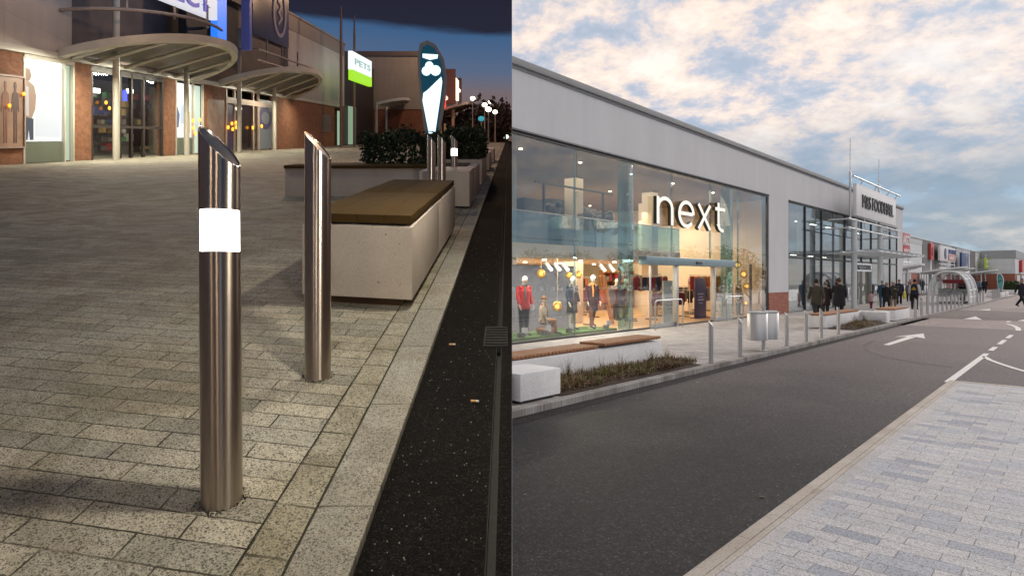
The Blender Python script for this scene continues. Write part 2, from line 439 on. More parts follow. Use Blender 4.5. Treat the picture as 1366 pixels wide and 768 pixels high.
# ================================================================ DAY STREET: setting
G = -0.10
mb = MB(); mb.face([(-30, -40, -0.16), (260, -40, -0.16), (260, 40, -0.16), (-30, 40, -0.16)])
struct(mb, 'ground', mat('distant_ground', (0.16, 0.15, 0.145), 0.9, 0, 0.2, 0.4), 'R')
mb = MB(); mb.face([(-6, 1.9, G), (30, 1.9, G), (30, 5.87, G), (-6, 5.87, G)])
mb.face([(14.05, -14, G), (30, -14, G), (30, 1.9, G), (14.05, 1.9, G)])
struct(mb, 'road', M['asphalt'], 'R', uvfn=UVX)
mb = MB(); mb.face([(-6, 5.60, G+.004), (36, 5.60, G+.004), (36, 5.868, G+.004), (-6, 5.868, G+.004)])
struct(mb, 'road_channel', asphalt_mat('channel_asphalt', (.019, .016, .017), .7, .5, 75, spec=.25), 'R', uvfn=UVX)
mb = MB(); mb.face([(30, -14, G+.004), (200, -14, G+.004), (200, 5.87, G+.004), (30, 5.87, G+.004)])
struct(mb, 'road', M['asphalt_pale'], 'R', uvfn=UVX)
# raised table across the road
mb = MB()
for (a, b, c, d) in ((36.2, 37.3, G+.006, 0.0), (37.3, 44.0, 0.0, 0.0), (44.0, 45.1, 0.0, G+.006)):
    mb.face([(a, -8, c), (b, -8, d), (b, 5.86, d), (a, 5.86, c)])
struct(mb, 'raised_road_table', asphalt_mat('table_asphalt', (0.13, 0.11, 0.105), 0.7, 0.12), 'R', uvfn=UVX)
mb = MB(); mb.face([(-6, 6.02, 0), (130, 6.02, 0), (130, 14.2, 0), (-6, 14.2, 0)])
struct(mb, 'pavement', M['paver_shop'], 'R', uvfn=UVR)
mb = MB(); mb.box(-6, 130, 5.87, 6.02, -0.25, 0.006, bev=0.012)
struct(mb, 'kerb', M['kerb_grey'], 'R', uvfn=UVX)
mb = MB(); mb.face([(-6, -14, -0.045), (13.9, -14, -0.045), (13.9, 1.64, -0.045), (-6, 1.64, -0.045)])
struct(mb, 'pavement', M['paver_day'], 'R', uvfn=lambda p: (p.y, p.x))
mb = MB(); mb.face([(-6, 1.64, -0.045), (13.9, 1.64, -0.045), (13.9, 1.745, -0.045), (-6, 1.745, -0.045)])
struct(mb, 'pavement_border', M['border_day'], 'R', uvfn=lambda p: (p.x, p.y))
mb = MB(); mb.box(-6, 14.05, 1.75, 1.9, -0.25, -0.043, bev=0.01); mb.box(13.905, 14.05, -14, 1.749, -0.25, -0.041, bev=0.008)
struct(mb, 'kerb', M['kerb_day'], 'R', uvfn=UVX)

# painted markings, each a raised skin of thermoplastic
PZ = G+0.010
def paint(name, polys, z=PZ):
    mb = MB()
    for poly in polys:
        mb.prism(poly, lambda p: (p[0], p[1], z-0.006), lambda p: (p[0], p[1], z))
    return struct(mb, name, M['white_paint'], 'R')
def stripe(pts, w):
    L, R_ = [], []
    for i, p in enumerate(pts):
        a = pts[max(i-1, 0)]; b = pts[min(i+1, len(pts)-1)]
        d = Vector((b[0]-a[0], b[1]-a[1])).normalized(); n = Vector((-d.y, d.x))*w/2
        L.append((p[0]+n.x, p[1]+n.y)); R_.append((p[0]-n.x, p[1]-n.y))
    return [L[i:i+2]+R_[i:i+2][::-1] for i in range(len(pts)-1)]
paint('road_edge_line', stripe([(14.08, 1.93), (20.1, 1.93)], 0.12))
paint('road_arrow_marking', [[(20.7, 4.24), (24.2, 4.18), (24.2, 4.42), (20.7, 4.40)], [(23.75, 3.86), (25.9, 4.26), (23.75, 4.72), (24.35, 4.30)]])
paint('road_dash_marking', [[(21.0, 1.87), (22.2, 1.87), (22.2, 1.99), (21.0, 1.99)], [(23.2, 1.87), (24.9, 1.87), (24.9, 1.99), (23.2, 1.99)], [(25.7, 1.87), (27.3, 1.87), (27.3, 1.99), (25.7, 1.99)]])
paint('curved_lane_marking', stripe([(29.6, 1.90), (31.2, 2.02), (32.6, 2.24), (33.6, 2.52)], 0.16) + stripe([(35.0, 2.62), (36.0, 2.62)], 0.14), G+0.014)
paint('give_way_line', stripe([(19.3, 1.90), (18.6, 1.72), (17.9, 1.46), (17.2, 1.16), (16.6, 0.86), (16.0, 0.50), (15.4, 0.0), (15.0, -0.6)], 0.11))
for vc in (4.0, 2.0):
    mb = MB(); mb.face([(36.22, vc+.36, -.083), (36.22, vc-.36, -.083), (37.28, vc, .010)])
    mb.face([(36.22, vc+.36, -.089), (36.22, vc-.36, -.089), (37.28, vc, .004)])
    struct(mb, 'hump_triangle_marking', M['white_paint'], 'R')
paint('hump_triangle_marking', [[(47.0, 4.9), (47.0, 4.3), (49.5, 4.6)]], G+0.014)
# a worn tyre arc on the asphalt
tb = MB()
for poly in stripe([(21.8, 4.9), (20.0, 4.75), (18.6, 4.3), (17.6, 3.7), (16.9, 2.9), (16.6, 2.2)], 0.10):
    tb.face([(p[0], p[1], G+.004) for p in poly])
struct(tb, 'tyre_mark', asphalt_mat('scuffed_asphalt', (0.10, 0.088, 0.084), 0.7, 0.1), 'R', uvfn=UVX)

# scraps and grit lying along both kerbs
mb = MB()
for k in range(420):
    u = random.uniform(4, 30); near = random.random()
    v = random.uniform(5.35, 5.86) if near < .55 else (random.uniform(1.92, 2.25) if near < .8 else random.uniform(2, 5.8))
    s = random.uniform(.004, .013) if random.random() < .93 else random.uniform(.018, .035)
    a = random.uniform(0, 6.28); c, d = math.cos(a)*s, math.sin(a)*s
    z = G+.006+random.uniform(0, .006); mi = random.choice((0, 1, 1, 2))
    mb.face([(u-c, v-d, z), (u+d*.6, v-c*.6, z+.003), (u+c, v+d, z), (u-d*.6, v+c*.6, z+.004)], mi)
struct(mb, 'grit', [mat('scrap_pale', (.55, .54, .52), .8), mat('scrap_brown', (.16, .10, .06), .9), mat('scrap_grey', (.25, .24, .23), .9)], 'R', kind='stuff')

# ================================================================ DAY STREET: main store building
VF = 11.75
sb = thing('store_building', 'long grey rendered two storey store with a tall glass shop front and lit sign letters', 'building', 'R', (31.0, VF, 0))
mb = MB()
mb.box(8, 62.2, VF, VF+0.35, 6.0, 7.78)
mb.box(31.62, 34.40, VF, VF+0.35, 1.12, 6.0)
mb.box(60.25, 62.2, VF, VF+0.35, 0.0, 6.0)
mb.box(61.9, 62.2, VF+0.35, 26, 0.0, 7.78)
mb.build('wall', M['render'], sb)
mb = MB(); mb.box(8, 62.32, VF-0.10, VF+0.42, 7.785, 7.98, bev=0.02); mb.box(8, 62.25, VF-0.03, VF-0.002, 7.70, 7.783)
mb.build('roof_coping', M['coping'], sb)
mb = MB(); mb.box(8, 61.9, VF+0.352, 26, 7.3, 7.6)
mb.build('roof', M['coping'], sb)
mb = MB(); mb.box(31.60, 34.42, VF-0.01, VF+0.36, 0.0, 1.118)
mb.build('brick_plinth', M['brick_x'], sb)
mb = MB(); mb.box(8, 31.62, VF+0.02, VF+0.30, 5.90, 5.998); mb.box(31.5, 31.618, VF+0.02, VF+0.30, 0, 5.9); mb.box(8, 31.5, VF+0.02, VF+0.2, 0.0, 0.05)
mb.box(8, 31.62, VF-0.04, VF-0.001, 5.985, 6.03)
mb.build('window_frame', M['dark_metal'], sb)
# glazing of the first shop front: panes with joints and spider bolts
ucuts = [10.0, fu(771), fu(842), fu(900), fu(951), fu(988), 31.5]
for i in range(len(ucuts)-1):
    a, b = ucuts[i]+0.012, ucuts[i+1]-0.012
    for (z0, z1) in ((0.06, 3.0), (3.025, 5.89)):
        if i in (3,) and z0 < 1: z0 = 2.66
        if i in (2,) and z0 < 1:
            for (q0, q1, r0, r1) in ((a, fu(866), 0.06, 3.0), (fu(866)+.02, b, 2.66, 3.0)):
                mb = MB(); mb.box(q0, q1, VF+0.06, VF+0.08, r0, r1); mb.build('glass_pane', M['glass'], sb)
            continue
        mb = MB(); mb.box(a, b, VF+0.06, VF+0.08, z0, z1); mb.build('glass_pane', M['glass'], sb)
    # spider fittings along the joint
    if i:
        for z in (1.5, 3.012, 4.5):
            mb = MB()
            for s1 in (-1, 1):
                for s2 in (-1, 1):
                    mb.tube([(ucuts[i], VF+0.14, z), (ucuts[i]+s1*.09, VF+0.05, z+s2*.09)], 0.012, 6)
            mb.build('spider_fitting', M['steel_day'], sb)
for px in (842, 977):
    mb = MB(); u = fu(px); mb.box(u-0.012, u+0.30, VF+0.10, VF+0.55, 0.03, 5.89, bev=0.01); mb.build('glass_fin', M['glass_fin'], sb)
for px in (771, 900, 951, 988):
    mb = MB(); u = fu(px); mb.box(u-0.012, u+0.012, VF+0.10, VF+0.17, 2.7 if px in (900, 951) else 0.03, 5.89); mb.build('glass_fin', M['glass_fin'], sb)
# entrance
u0, u1, u2, u3 = fu(866), fu(902), fu(952), fu(977)
mb = MB(); mb.box(u0-0.4, u3, VF-0.14, VF+0.2, 2.34, 2.64, bev=0.02); hd = mb.build('door_header', mat('blue_grey_header', (0.26, 0.36, 0.40), 0.35, 0.4, 0.06), sb)
mb = MB(); mb.box((u1+u2)/2-.25, (u1+u2)/2+.25, VF-0.17, VF-0.141, 2.42, 2.52, bev=0.01); mb.build('door_sensor', M['dark_metal'], hd)
for u in (u1, u2):
    mb = MB(); mb.box(u-0.06, u+0.06, VF-0.08, VF+0.12, 0, 2.338, bev=0.008); mb.build('door_post', M['galv'], sb)
for (a, b) in ((u0+.1, u1-.07), (u2+.07, u3)):
    mb = MB(); mb.box(a, b, VF+0.02, VF+0.04, 0.16, 2.33); lf = mb.build('door_leaf', M['glass'], sb)
    mb = MB(); mb.box(a, b, VF+0.0, VF+0.06, 0.02, 0.158); mb.box(a, a+.05, VF+.0, VF+.06, .158, 2.33); mb.build('leaf_frame', M['galv'], lf)
for (a, b) in ((u0-.35, u1-.35), (u2+.25, u3+.1)):
    mb = MB(); mb.tube([(a, VF-0.45, 0), (a, VF-0.45, 0.98), (a+0.12, VF-0.45, 1.06), (b-.1, VF-0.45, 1.06), (b, VF-.45, .98), (b, VF-.45, 0)], 0.025, 8); mb.build('guard_rail', M['galv'], sb)
# sign letters: strokes swept as ribbons
def ribbon(mb, pts, w, place, d):
    n = len(pts); Lp, Rp = [], []
    for i, p in enumerate(pts):
        p = Vector(p)
        d0 = (p-Vector(pts[i-1])).normalized() if i else (Vector(pts[1])-p).normalized()
        d1 = (Vector(pts[i+1])-p).normalized() if i < n-1 else d0
        t = (d0+d1).normalized(); nn = Vector((-t.y, t.x)); k = 1/max(0.5, nn.dot(Vector((-d0.y, d0.x))))
        Lp.append(p+nn*w/2*k); Rp.append(p-nn*w/2*k)
    fr = [[mb.bm.verts.new(place(q.x, q.y, d)) for q in S] for S in (Lp, Rp)]
    bk = [[mb.bm.verts.new(place(q.x, q.y, 0)) for q in S] for S in (Lp, Rp)]
    for i in range(n-1):
        f = mb.bm.faces.new((fr[0][i], fr[0][i+1], fr[1][i+1], fr[1][i])); f.material_index = 0
        f = mb.bm.faces.new((bk[0][i], bk[1][i], bk[1][i+1], bk[0][i+1])); f.material_index = 1
        f = mb.bm.faces.new((fr[0][i], bk[0][i], bk[0][i+1], fr[0][i+1])); f.material_index = 1
        f = mb.bm.faces.new((fr[1][i], fr[1][i+1], bk[1][i+1], bk[1][i])); f.material_index = 1
    for i in (0, n-1):
        f = mb.bm.faces.new((fr[0][i], fr[1][i], bk[1][i], bk[0][i])); f.material_index = 1
def arc(cx, cy, rx, ry, a0, a1, n=14): return [(cx+rx*math.cos(math.radians(a0+(a1-a0)*k/n)), cy+ry*math.sin(math.radians(a0+(a1-a0)*k/n))) for k in range(n+1)]
LIT = emat('lit_letter_face', (1.0, 0.97, 0.88), 0.85)
LSIDE = mat('letter_return', (0.05, 0.05, 0.035), 0.5)
ua, ub = fu(876, 11.63), fu(970, 11.63)
sw = (ub-ua)/4.06
shp = {'n': [[(0.08, 0), (0.08, 1.0)], [(0.08, 0.62)]+arc(0.45, 0.60, 0.37, 0.36, 170, 0)+[(0.82, 0)]],
       'e': [[(0.12, 0.52), (0.86, 0.52)], arc(0.5, 0.5, 0.41, 0.46, 0, 318, 26)],
       'x': [[(0.08, 0.0), (0.82, 1.0)], [(0.08, 1.0), (0.82, 0.0)]],
       't': [[(0.22, 1.20), (0.22, 0.28)]+arc(0.50, 0.28, 0.28, 0.24, 180, 285, 8), [(0.0, 0.93), (0.68, 0.93)]]}
off = {'n': 0.0, 'e': 1.08, 'x': 2.17, 't': 3.28}
zb = 3.86; xh = 1.03
for ch in 'next':
    mb = MB()
    for s_ in shp[ch]:
        ribbon(mb, s_, 0.14, lambda x, y, d, o=off[ch]: (ua+(o+x*0.96)*sw, 11.775-d, zb+y*xh*0.99), 0.14)
    lt = mb.build('sign_letter', [LIT, LSIDE], sb)

# interior of the first shop
WALLIN = mat('warm_shop_wall', (0.60, 0.43, 0.25), 0.7, 0, 0.1, 1)
FLOORIN = mat('shop_timber_floor', (0.48, 0.29, 0.14), 0.4, 0, 0.15, 2)
WHITE = mat('white_plaster', (0.66, 0.585, 0.49), 0.7, 0, 0.06, 1)
DARKIN = mat('dark_fixture', (0.07, 0.075, 0.085), 0.5, 0, 0.2, 2)
mb = MB(); mb.box(8, 33.4, VF+.36, 25.6, -0.06, 0.012); mb.build('shop_floor', FLOORIN, sb)
mb = MB(); mb.box(8, 33.4, 25.6, 25.9, 0, 3.0); mb.build('rear_wall', WALLIN, sb)
mb = MB(); mb.box(8, 33.4, 25.6, 25.9, 3.001, 7.3); mb.build('rear_wall', mat('upper_brown_wall', (.17, .12, .08), .8, 0, .2, .8), sb)
mb = MB(); mb.box(33.4, 33.7, VF+.36, 25.9, 0, 7.3); mb.build('party_wall', WHITE, sb)
mb = MB(); mb.box(8, 33.4, VF+.36, 25.6, 6.02, 6.2); mb.build('ceiling', mat('shop_ceiling', (0.20, 0.155, 0.12), 0.8, 0, 0.08, 0.6), sb)
mb = MB(); mb.box(8, 26.0, VF+1.9, 25.6, 2.55, 3.02); mz = mb.build('mezzanine', WHITE, sb)
mb = MB(); mb.box(8, 26.0, VF+1.93, VF+1.95, 3.03, 4.05); mb.build('balustrade_glass', M['glass_fin'], mz)
mb = MB(); mb.tube([(8, VF+1.94, 4.08), (26, VF+1.94, 4.08)], 0.025, 8); mb.build('balustrade_rail', M['steel_day'], mz)
for (u, v) in ((15.2, 14.4), (20.6, 15.6), (26.5, 15.5), (30.3, 18.0)):
    mb = MB(); mb.box(u-.28, u+.28, v-.28, v+.28, 0.013, 6.019, bev=0.02); mb.build('column', WHITE, sb)
mb = MB()
for (a, b, v, z0, z1) in ((17.5, 18.6, 15.6, 3.03, 4.9), (19.6, 21.2, 16.0, 3.03, 5.1), (22.0, 23.4, 16.4, 3.03, 4.7)):
    mb.box(a, b, v, v+.6, z0, z1, bev=.03)
for k in range(90):
    u = random.uniform(18.5, 23.6); mb.ball((u, random.uniform(15.0, 18.5), 3.9+random.uniform(0, .9)), random.uniform(.14, .30), u=8, v=6)
us_ = mb.build('upper_stock', DARKIN, mz)
mb = MB()
for u in (18.0, 21.9): mb.box(u-.04, u+.04, 15.0, 15.08, 3.03, 5.4)
mb.box(17.5, 22.6, 15.0, 15.08, 5.402, 5.47); mb.build('upper_rack', M['dark_metal'], mz)
GLOW = emat('lit_shelf_back', (1.0, 0.60, 0.20), 1.3)
for (a, b, z0, z1) in ((28.3, 29.3, 4.1, 5.3), (30.2, 31.8, 4.3, 5.4), (32.3, 33.2, 4.3, 5.2)):
    mb = MB(); mb.box(a, b, 25.50, 25.58, z0, z1); mb.build('lit_shelf', GLOW, sb)
LAMP = emat('lamp_face', (1.0, 0.86, 0.66), 9.0)
k = 0
for v in (13.4, 16.8, 21.0):
    for u in (14.2, 17.4, 20.8, 24.2, 28.2):
        mb = MB(); mb.tube([(u+.05*v, v, 6.016), (u+.05*v, v, 5.985)], 0.06, 10); mb.build('ceiling_lamp', LAMP, sb)
for v in (14.6, 17.5):
    for u in (15.0, 17.2, 19.4, 21.8, 24.4):
        mb = MB(); mb.tube([(u+.3, v, 2.548), (u+.3, v, 2.50)], 0.08, 8); mb.build('ceiling_lamp', LAMP, sb)
# display track with spot lamps hung below the mezzanine edge
for px in (728, 739, 750, 800, 812, 825):
    u = fu(px, 13.4)
    mb = MB(); mb.tube([(u, 13.4, 2.548), (u, 13.4, 2.35)], 0.012, 6); mb.tube([(u, 13.4, 2.36), (u+.14, 13.25, 2.10)], 0.07, 10); mb.build('spot_lamp', M['white_metal'], sb)
# window display
mb = MB(); mb.box(8, fu(838), VF+.45, VF+1.75, 0.013, 0.10); mb.build('display_plinth', mat('artificial_turf', (0.05, 0.14, 0.02), 0.9, 0, 0.4, 12, 0.8, 90), sb)
mb = MB(); mb.box(8, fu(768, 13.9), 13.95, 14.05, 0.013, 2.30); mb.box(fu(1003, 13.2), 33.0, 13.2, 13.3, .013, 2.6)
mb.build('display_backdrop', mat('blue_grey_backdrop', (0.12, 0.13, 0.17), 0.8, 0, 0.3, 1.4), sb)

# second shop front (food hall)
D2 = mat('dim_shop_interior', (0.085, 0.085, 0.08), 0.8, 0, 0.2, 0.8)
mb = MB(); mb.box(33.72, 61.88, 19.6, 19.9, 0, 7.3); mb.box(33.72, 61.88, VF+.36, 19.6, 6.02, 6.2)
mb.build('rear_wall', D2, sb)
mb = MB(); mb.box(61.70, 61.88, VF+.36, 19.6, 0, 6.02); mb.box(33.702, 33.74, VF+.36, 19.6, 0, 6.02); mb.build('added_dark_lining', D2, sb)  # dark lining added so the lit inner wall looks dim
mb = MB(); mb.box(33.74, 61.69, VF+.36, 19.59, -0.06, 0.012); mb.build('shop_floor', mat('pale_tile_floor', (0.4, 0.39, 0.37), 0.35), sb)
mb = MB(); mb.box(34.42, 60.23, VF+0.02, VF+0.3, 5.90, 5.998); mb.box(34.42, 34.5, VF+.02, VF+.3, .04, 5.9); mb.box(60.15, 60.23, VF+.02, VF+.3, .04, 5.9)
mb.box(34.42, 60.23, VF-0.04, VF-0.001, 5.985, 6.03); mb.box(34.42, 45, VF+.02, VF+.2, 0, .04); mb.box(48.2, 60.23, VF+.02, VF+.2, 0, .04)
mb.box(34.5, 60.15, VF+.03, VF+.12, 2.93, 3.03)
mb.build('window_frame', M['dark_metal'], sb)
mc = [34.5, fu(1075), fu(1097), fu(1113), fu(1128), fu(1140), fu(1150), fu(1163), fu(1178), fu(1188), 60.15]
for i in range(len(mc)-1):
    if i:
        mb = MB(); mb.box(mc[i]-.04, mc[i]+.04, VF+.0, VF+.16, 0.04, 5.9); mb.build('mullion', M['dark_metal'] if i != 3 else M['grey_metal'], sb)
    for (z0, z1) in ((0.05, 2.92), (3.04, 5.89)):
        if z0 < 1 and i in (5, 6): continue
        mb = MB(); mb.box(mc[i]+.045, mc[i+1]-.045, VF+.06, VF+.08, z0, z1); mb.build('glass_pane', M['glass_dark'], sb)
mb = MB()
for (z) in (4.55, 5.25): mb.box(mc[1]+.6, mc[5], VF+.20, VF+.26, z, z+.07)
mb.build('inner_rail', M['dark_metal'], sb)
for u in (41.2, 50.5, 57.0):
    mb = MB(); mb.tube([(u, 13.3, .013), (u, 13.3, 6.015)], 0.24, 14); mb.build('column', WHITE, sb)
SHELF = [mat('stock_%s' % n, c, 0.6) for n, c in (('green', (.10, .22, .08)), ('red', (.35, .06, .04)), ('cream', (.55, .48, .34)), ('amber', (.5, .28, .06)))]
for k in range(12):
    u = 36 + k*1.95
    mb = MB(); mb.box(u, u+1.3, 15.2+(k % 3)*.9, 15.7+(k % 3)*.9, .013, 1.5+.2*(k % 2), bev=.02)
    for q in range(16): mb.box(u+.05+.3*(q % 4), u+.27+.3*(q % 4), 15.1+(k % 3)*.9, 15.3+(k % 3)*.9, .2+.36*(q//4), .45+.36*(q//4), mi=random.randrange(4))
    mb.build('stock_shelf', SHELF, sb)
for u in (36.5, 39.5, 42.5, 45.5, 49, 53, 56.5):
    mb = MB(); mb.box(u, u+1.1, 14.0, 14.12, 5.55, 5.6); mb.box(u, u+1.1, 16.5, 16.6, 3.6, 3.65); mb.build('ceiling_lamp', LAMP, sb)
# entrance opening with lit lobby
mb = MB(); mb.box(mc[5]+.05, mc[7]-.05, VF+.0, VF+.25, 2.34, 2.90); es = mb.build('entrance_sign', emat('sign_white_lit', (.9, .92, .95), .42), sb)
tm, w = text_mb('M&S FOODHALL', 0.50, 0.03, lambda x, y, z: (x, VF-0.02-z, y), xs=0.62, bold=0.012)
k = (mc[7]-mc[5]-.5)/w
for v in tm.bm.verts: v.co = Vector((mc[5]+.25+v.co.x*k, v.co.y, 2.45+v.co.z))
tm.build('sign_lettering', mat('black_letter', (.012, .012, .012), .4), es)
for u in (mc[5]+.06, mc[6], mc[7]-.06):
    mb = MB(); mb.box(u-.05, u+.05, VF+.0, VF+.15, 0, 2.338); mb.build('door_post', M['grey_metal'], sb)
mb = MB(); mb.box(mc[6]-.3, mc[7]-.12, VF+.2, VF+.22, 0.05, 2.33); mb.build('door_leaf', M['glass_clear'], sb)
mb = MB(); mb.box(mc[5]-.2, mc[7]+.2, 17.0, 17.1, 0.02, 2.9); mb.build('lobby_wall', WALLIN, sb)
mb = MB(); mb.box(mc[5]+.3, mc[6], 16.9, 16.99, 1.3, 2.3); mb.build('lit_shelf', GLOW, sb)
# portal: columns, masts, sign panel, rails, canopy
V2 = 10.6
for u in (42.5, 49.0):
    mb = MB(); mb.tube([(u, V2, 0), (u, V2, 5.5)], 0.165, 18); mb.build('portal_column', M['white_metal'], sb)
for u, zt in ((42.4, 10.5), (49.6, 10.2)):
    mb = MB(); mb.tube([(u, V2+.2, 5.4), (u, V2+.2, 8.4), (u, V2+.2, 8.45), (u, V2+.2, zt)], [.07, .07, .03, .016], 8); mb.build('mast', M['galv'], sb)
mb = MB(); mb.box(42.62, 53.3, V2-.10, V2+.10, 5.72, 7.72, bev=.02); sp = mb.build('sign_panel', mat('sign_panel_grey', (.80, .80, .82), .5, 0, .05, 1), sb)
tm, w = text_mb('M&S FOODHALL', 1.2, 0.06, lambda x, y, z: (x, V2-.135-z, y), bold=0.0, xs=0.7)
k = (52.3-43.9)/w
for v in tm.bm.verts: v.co = Vector((43.9+v.co.x*k, v.co.y, 6.32+v.co.z))
tm.build('sign_lettering', mat('dark_letter', (.025, .025, .03), .45), sp)
mb = MB(); mb.tube([(41.3, V2-.25, 7.98), (53.9, V2-.25, 7.98)], .05, 8)
for u in (43.5, 47, 50.5, 53): mb.tube([(u, V2-.25, 7.98), (u, V2-.1, 7.70)], .025, 6)
mb.build('sign_rail', M['galv'], sb)
mb = MB()
for z in (5.42, 4.88):
    mb.tube([(40.9, V2-.1, z), (54.5, V2-.1, z)], .045, 8)
for u in (44.5, 47.5, 50.5, 53.4): mb.tube([(u, V2-.1, 4.88), (u, V2-.1, 5.7)], .035, 6)
for u in (41.2, 54.2): mb.tube([(u, V2-.1, 5.42), (u, VF, 5.42)], .05, 6); mb.tube([(u, V2-.1, 4.88), (u, VF, 4.88)], .05, 6)
mb.build('louvre_rail', M['white_metal'], sb)
mb = MB(); mb.tube([(41.0, 9.0, 3.42), (54.5, 9.0, 3.42)], .06, 8); mb.tube([(41.0, V2+.3, 3.40), (54.5, V2+.3, 3.40)], .09, 8)
for q in range(10): mb.tube([(41.0+q*1.5, 8.8, 3.46), (41.0+q*1.5, VF, 3.34)], .035, 6)
cn = mb.build('canopy_frame', M['white_metal'], sb)
mb = MB(); mb.box(41.0, 54.5, 8.75, VF-.05, 3.53, 3.55); mb.build('canopy_glass', M['glass_clear'], cn)

# ================================================================ far terrace of shops
VT = 13.6
tr = thing('retail_terrace', 'long pale clad row of shops with a red brick base beyond the grey store', 'building', 'R', (95, VT, 0))
CL = clad_mat('pale_cladding', (0.66, 0.70, 0.73), 'x', 2.4, 0.95, 0.8)
mb = MB(); mb.box(62.25, 132, VT, 26, 2.42, 5.55); mb.build('wall', CL, tr)
mb = MB(); mb.box(62.25, 132, VT-.03, 26, 5.555, 6.15); mb.build('roof_band', mat('grey_band', (.52, .55, .57), .5, 0, .06, .5), tr)
mb = MB(); mb.box(62.25, 132.1, VT-.12, 26, 6.153, 6.25); mb.build('roof_coping', M['white_metal'], tr)
mb = MB(); mb.box(62.25, 132, VT+.05, 26, 0, 2.415); mb.build('brick_base', M['brick_x'], tr)
for (a, b) in ((82, 86.5), (88, 93), (102, 106), (120, 126)):
    mb = MB(); mb.box(a, b, VT-.05, VT+.049, 2.5, 6.1); mb.build('dark_bay', mat('bay_grey', (.10, .10, .105), .5), tr)
for (a, b) in ((70.5, 76), (80, 92), (95, 99), (103, 112), (117, 128)):
    mb = MB(); mb.box(a, b, VT+.0, VT+.048, 0.03, 2.3); w_ = mb.build('shop_window', M['glass_dark'], tr)
    mb = MB()
    for q in range(int((b-a)/1.5)+1): mb.box(a+q*1.5-.04, a+q*1.5+.04, VT-.03, VT-.001, .03, 2.3)
    mb.box(a, b, VT-.04, VT-.031, 2.3, 2.40); mb.build('window_frame', M['grey_metal'], w_)
def canopy(parent, c, half, proj, h_in, h_out, v0, posts, matl, th=0.22, sgn=-1, ribs=8, frame='R'):
    """half-oval canopy leaning up towards its outer edge"""
    n = 28
    def P(k, dz=0.0, s=1.0):
        an = PI*k/n
        o = math.sin(an)*proj*s
        u = c+half*s*math.cos(an)
        h = h_in+(h_out-h_in)*math.sin(an)*s + dz
        return (u, v0+sgn*o, h) if frame == 'R' else (v0-sgn*o, u, h)
    mb = MB()
    for k in range(n):
        A, B = k, k+1
        mb.face([P(A, th), P(B, th), P(B, -th*.2), P(A, -th*.2)])
        mb.face([P(A, th, .93), P(B, th, .93), P(B, -th*.2, .93), P(A, -th*.2, .93)])
        mb.face([P(A, th), P(B, th), P(B, th, .93), P(A, th, .93)])
        mb.face([P(A, -th*.2), P(B, -th*.2), P(B, -th*.2, .93), P(A, -th*.2, .93)])
    rim = mb.build('canopy_rim', matl[0], parent)
    mb = MB()
    cs = [P(k, th*.8, .94) for k in range(n+1)]
    mb.face(cs)
    cs2 = [(x, y, z+.03) for x, y, z in cs]; mb.face(cs2[::-1])
    mb.build('canopy_roof', matl[1], rim)
    for q in range(1, ribs):
        mb = MB()
        k = n*q/ribs
        an = PI*k/n
        e = P(k, -.02, .95); u = e[0] if frame == 'R' else e[1]
        s0 = (u, v0, h_in) if frame == 'R' else (v0, u, h_in)
        mb.tube([s0, e], .085, 6)
        mb.build('canopy_rib', matl[0], rim)
    return rim
CM = (M['white_metal'], M['pale_metal'])
for (c, half, pj) in ((66.5, 3.2, 3.2), (86.5, 5.5, 4.2), (97.0, 4.0, 3.6), (121, 6.0, 4.0)):
    canopy(tr, c, half, pj*.85, 2.45, 3.05, VT, None, CM, .13)
for u, v in ((65.0, 11.9), (83.5, 12.0), (89.5, 12.0), (97, 12.0), (118, 12.0), (123, 12.0)):
    mb = MB(); mb.tube([(u, v, 0), (u, v, 2.75)], .11, 10); mb.build('canopy_post', M['white_metal'], tr)
def rsign(px0, px1, v, z0, z1, col, name='shop_sign', side=None):
    a, b = fu(px0, v), fu(px1, v)
    mb = MB(); mb.box(a, b, v, v+.25, z0, z1, bev=.03)
    return mb.build(name, mat('sign_face', col, .4, 0, .04), tr), a, b
def letters(parent, txt, a, b, z0, h, v, col, xs=0.8, bold=.02, em=0.0):
    tm, w = text_mb(txt, h/0.72, 0.05, lambda x, y, z: (x, y, z), bold=bold)
    k = (b-a)/w
    for q in tm.bm.verts: q.co = Vector((a+q.co.x*k, v-.03-q.co.z, z0+q.co.y))
    return tm.build('sign_lettering', emat('letter_colour', col, em) if em else mat('letter_colour', col, .5, 0, .03), parent)
s1, a, b = rsign(1203.6, 1214, 12.6, 4.15, 6.10, (.50, .03, .05)); letters(s1, 'ARGOS', a+.2, b-.2, 4.95, .95, 12.6, (.8, .78, .78)); letters(s1, 'extra', a+.5, b-.5, 4.35, .35, 12.6, (.8, .6, .6))
s2, a, b = rsign(1242, 1246, 13.3, 4.0, 5.9, (.55, .06, .05))
mb = MB(); mb.tube([((a+b)/2, 13.24, 4.95), ((a+b)/2, 13.31, 4.95)], .5, 20); mb.build('sign_emblem', mat('emblem_dark_red', (.36, .02, .02), .4), s2)
s3, a, b = rsign(1254.5, 1274.5, 12.9, 3.95, 5.75, (.74, .75, .78))
mb = MB(); mb.tube([(a+(b-a)*.30, 12.84, 4.85), (a+(b-a)*.30, 12.91, 4.85)], .68, 24); em = mb.build('sign_emblem', mat('emblem_navy', (.03, .05, .16), .4), s3)
mb = MB(); mb.tube([(a+(b-a)*.30, 12.80, 4.85), (a+(b-a)*.30, 12.845, 4.85)], .25, 18); mb.build('emblem_globe', mat('emblem_pale', (.35, .45, .6), .4), em)
letters(s3, 'SPORTS', a+(b-a)*.50, b-.25, 4.95, .55, 12.9, (.04, .06, .25))
mb = MB(); mb.box(a+(b-a)*.48, b-.15, 12.86, 12.899, 4.08, 4.80); mb.build('sign_band', mat('band_red', (.6, .05, .06), .4), s3)
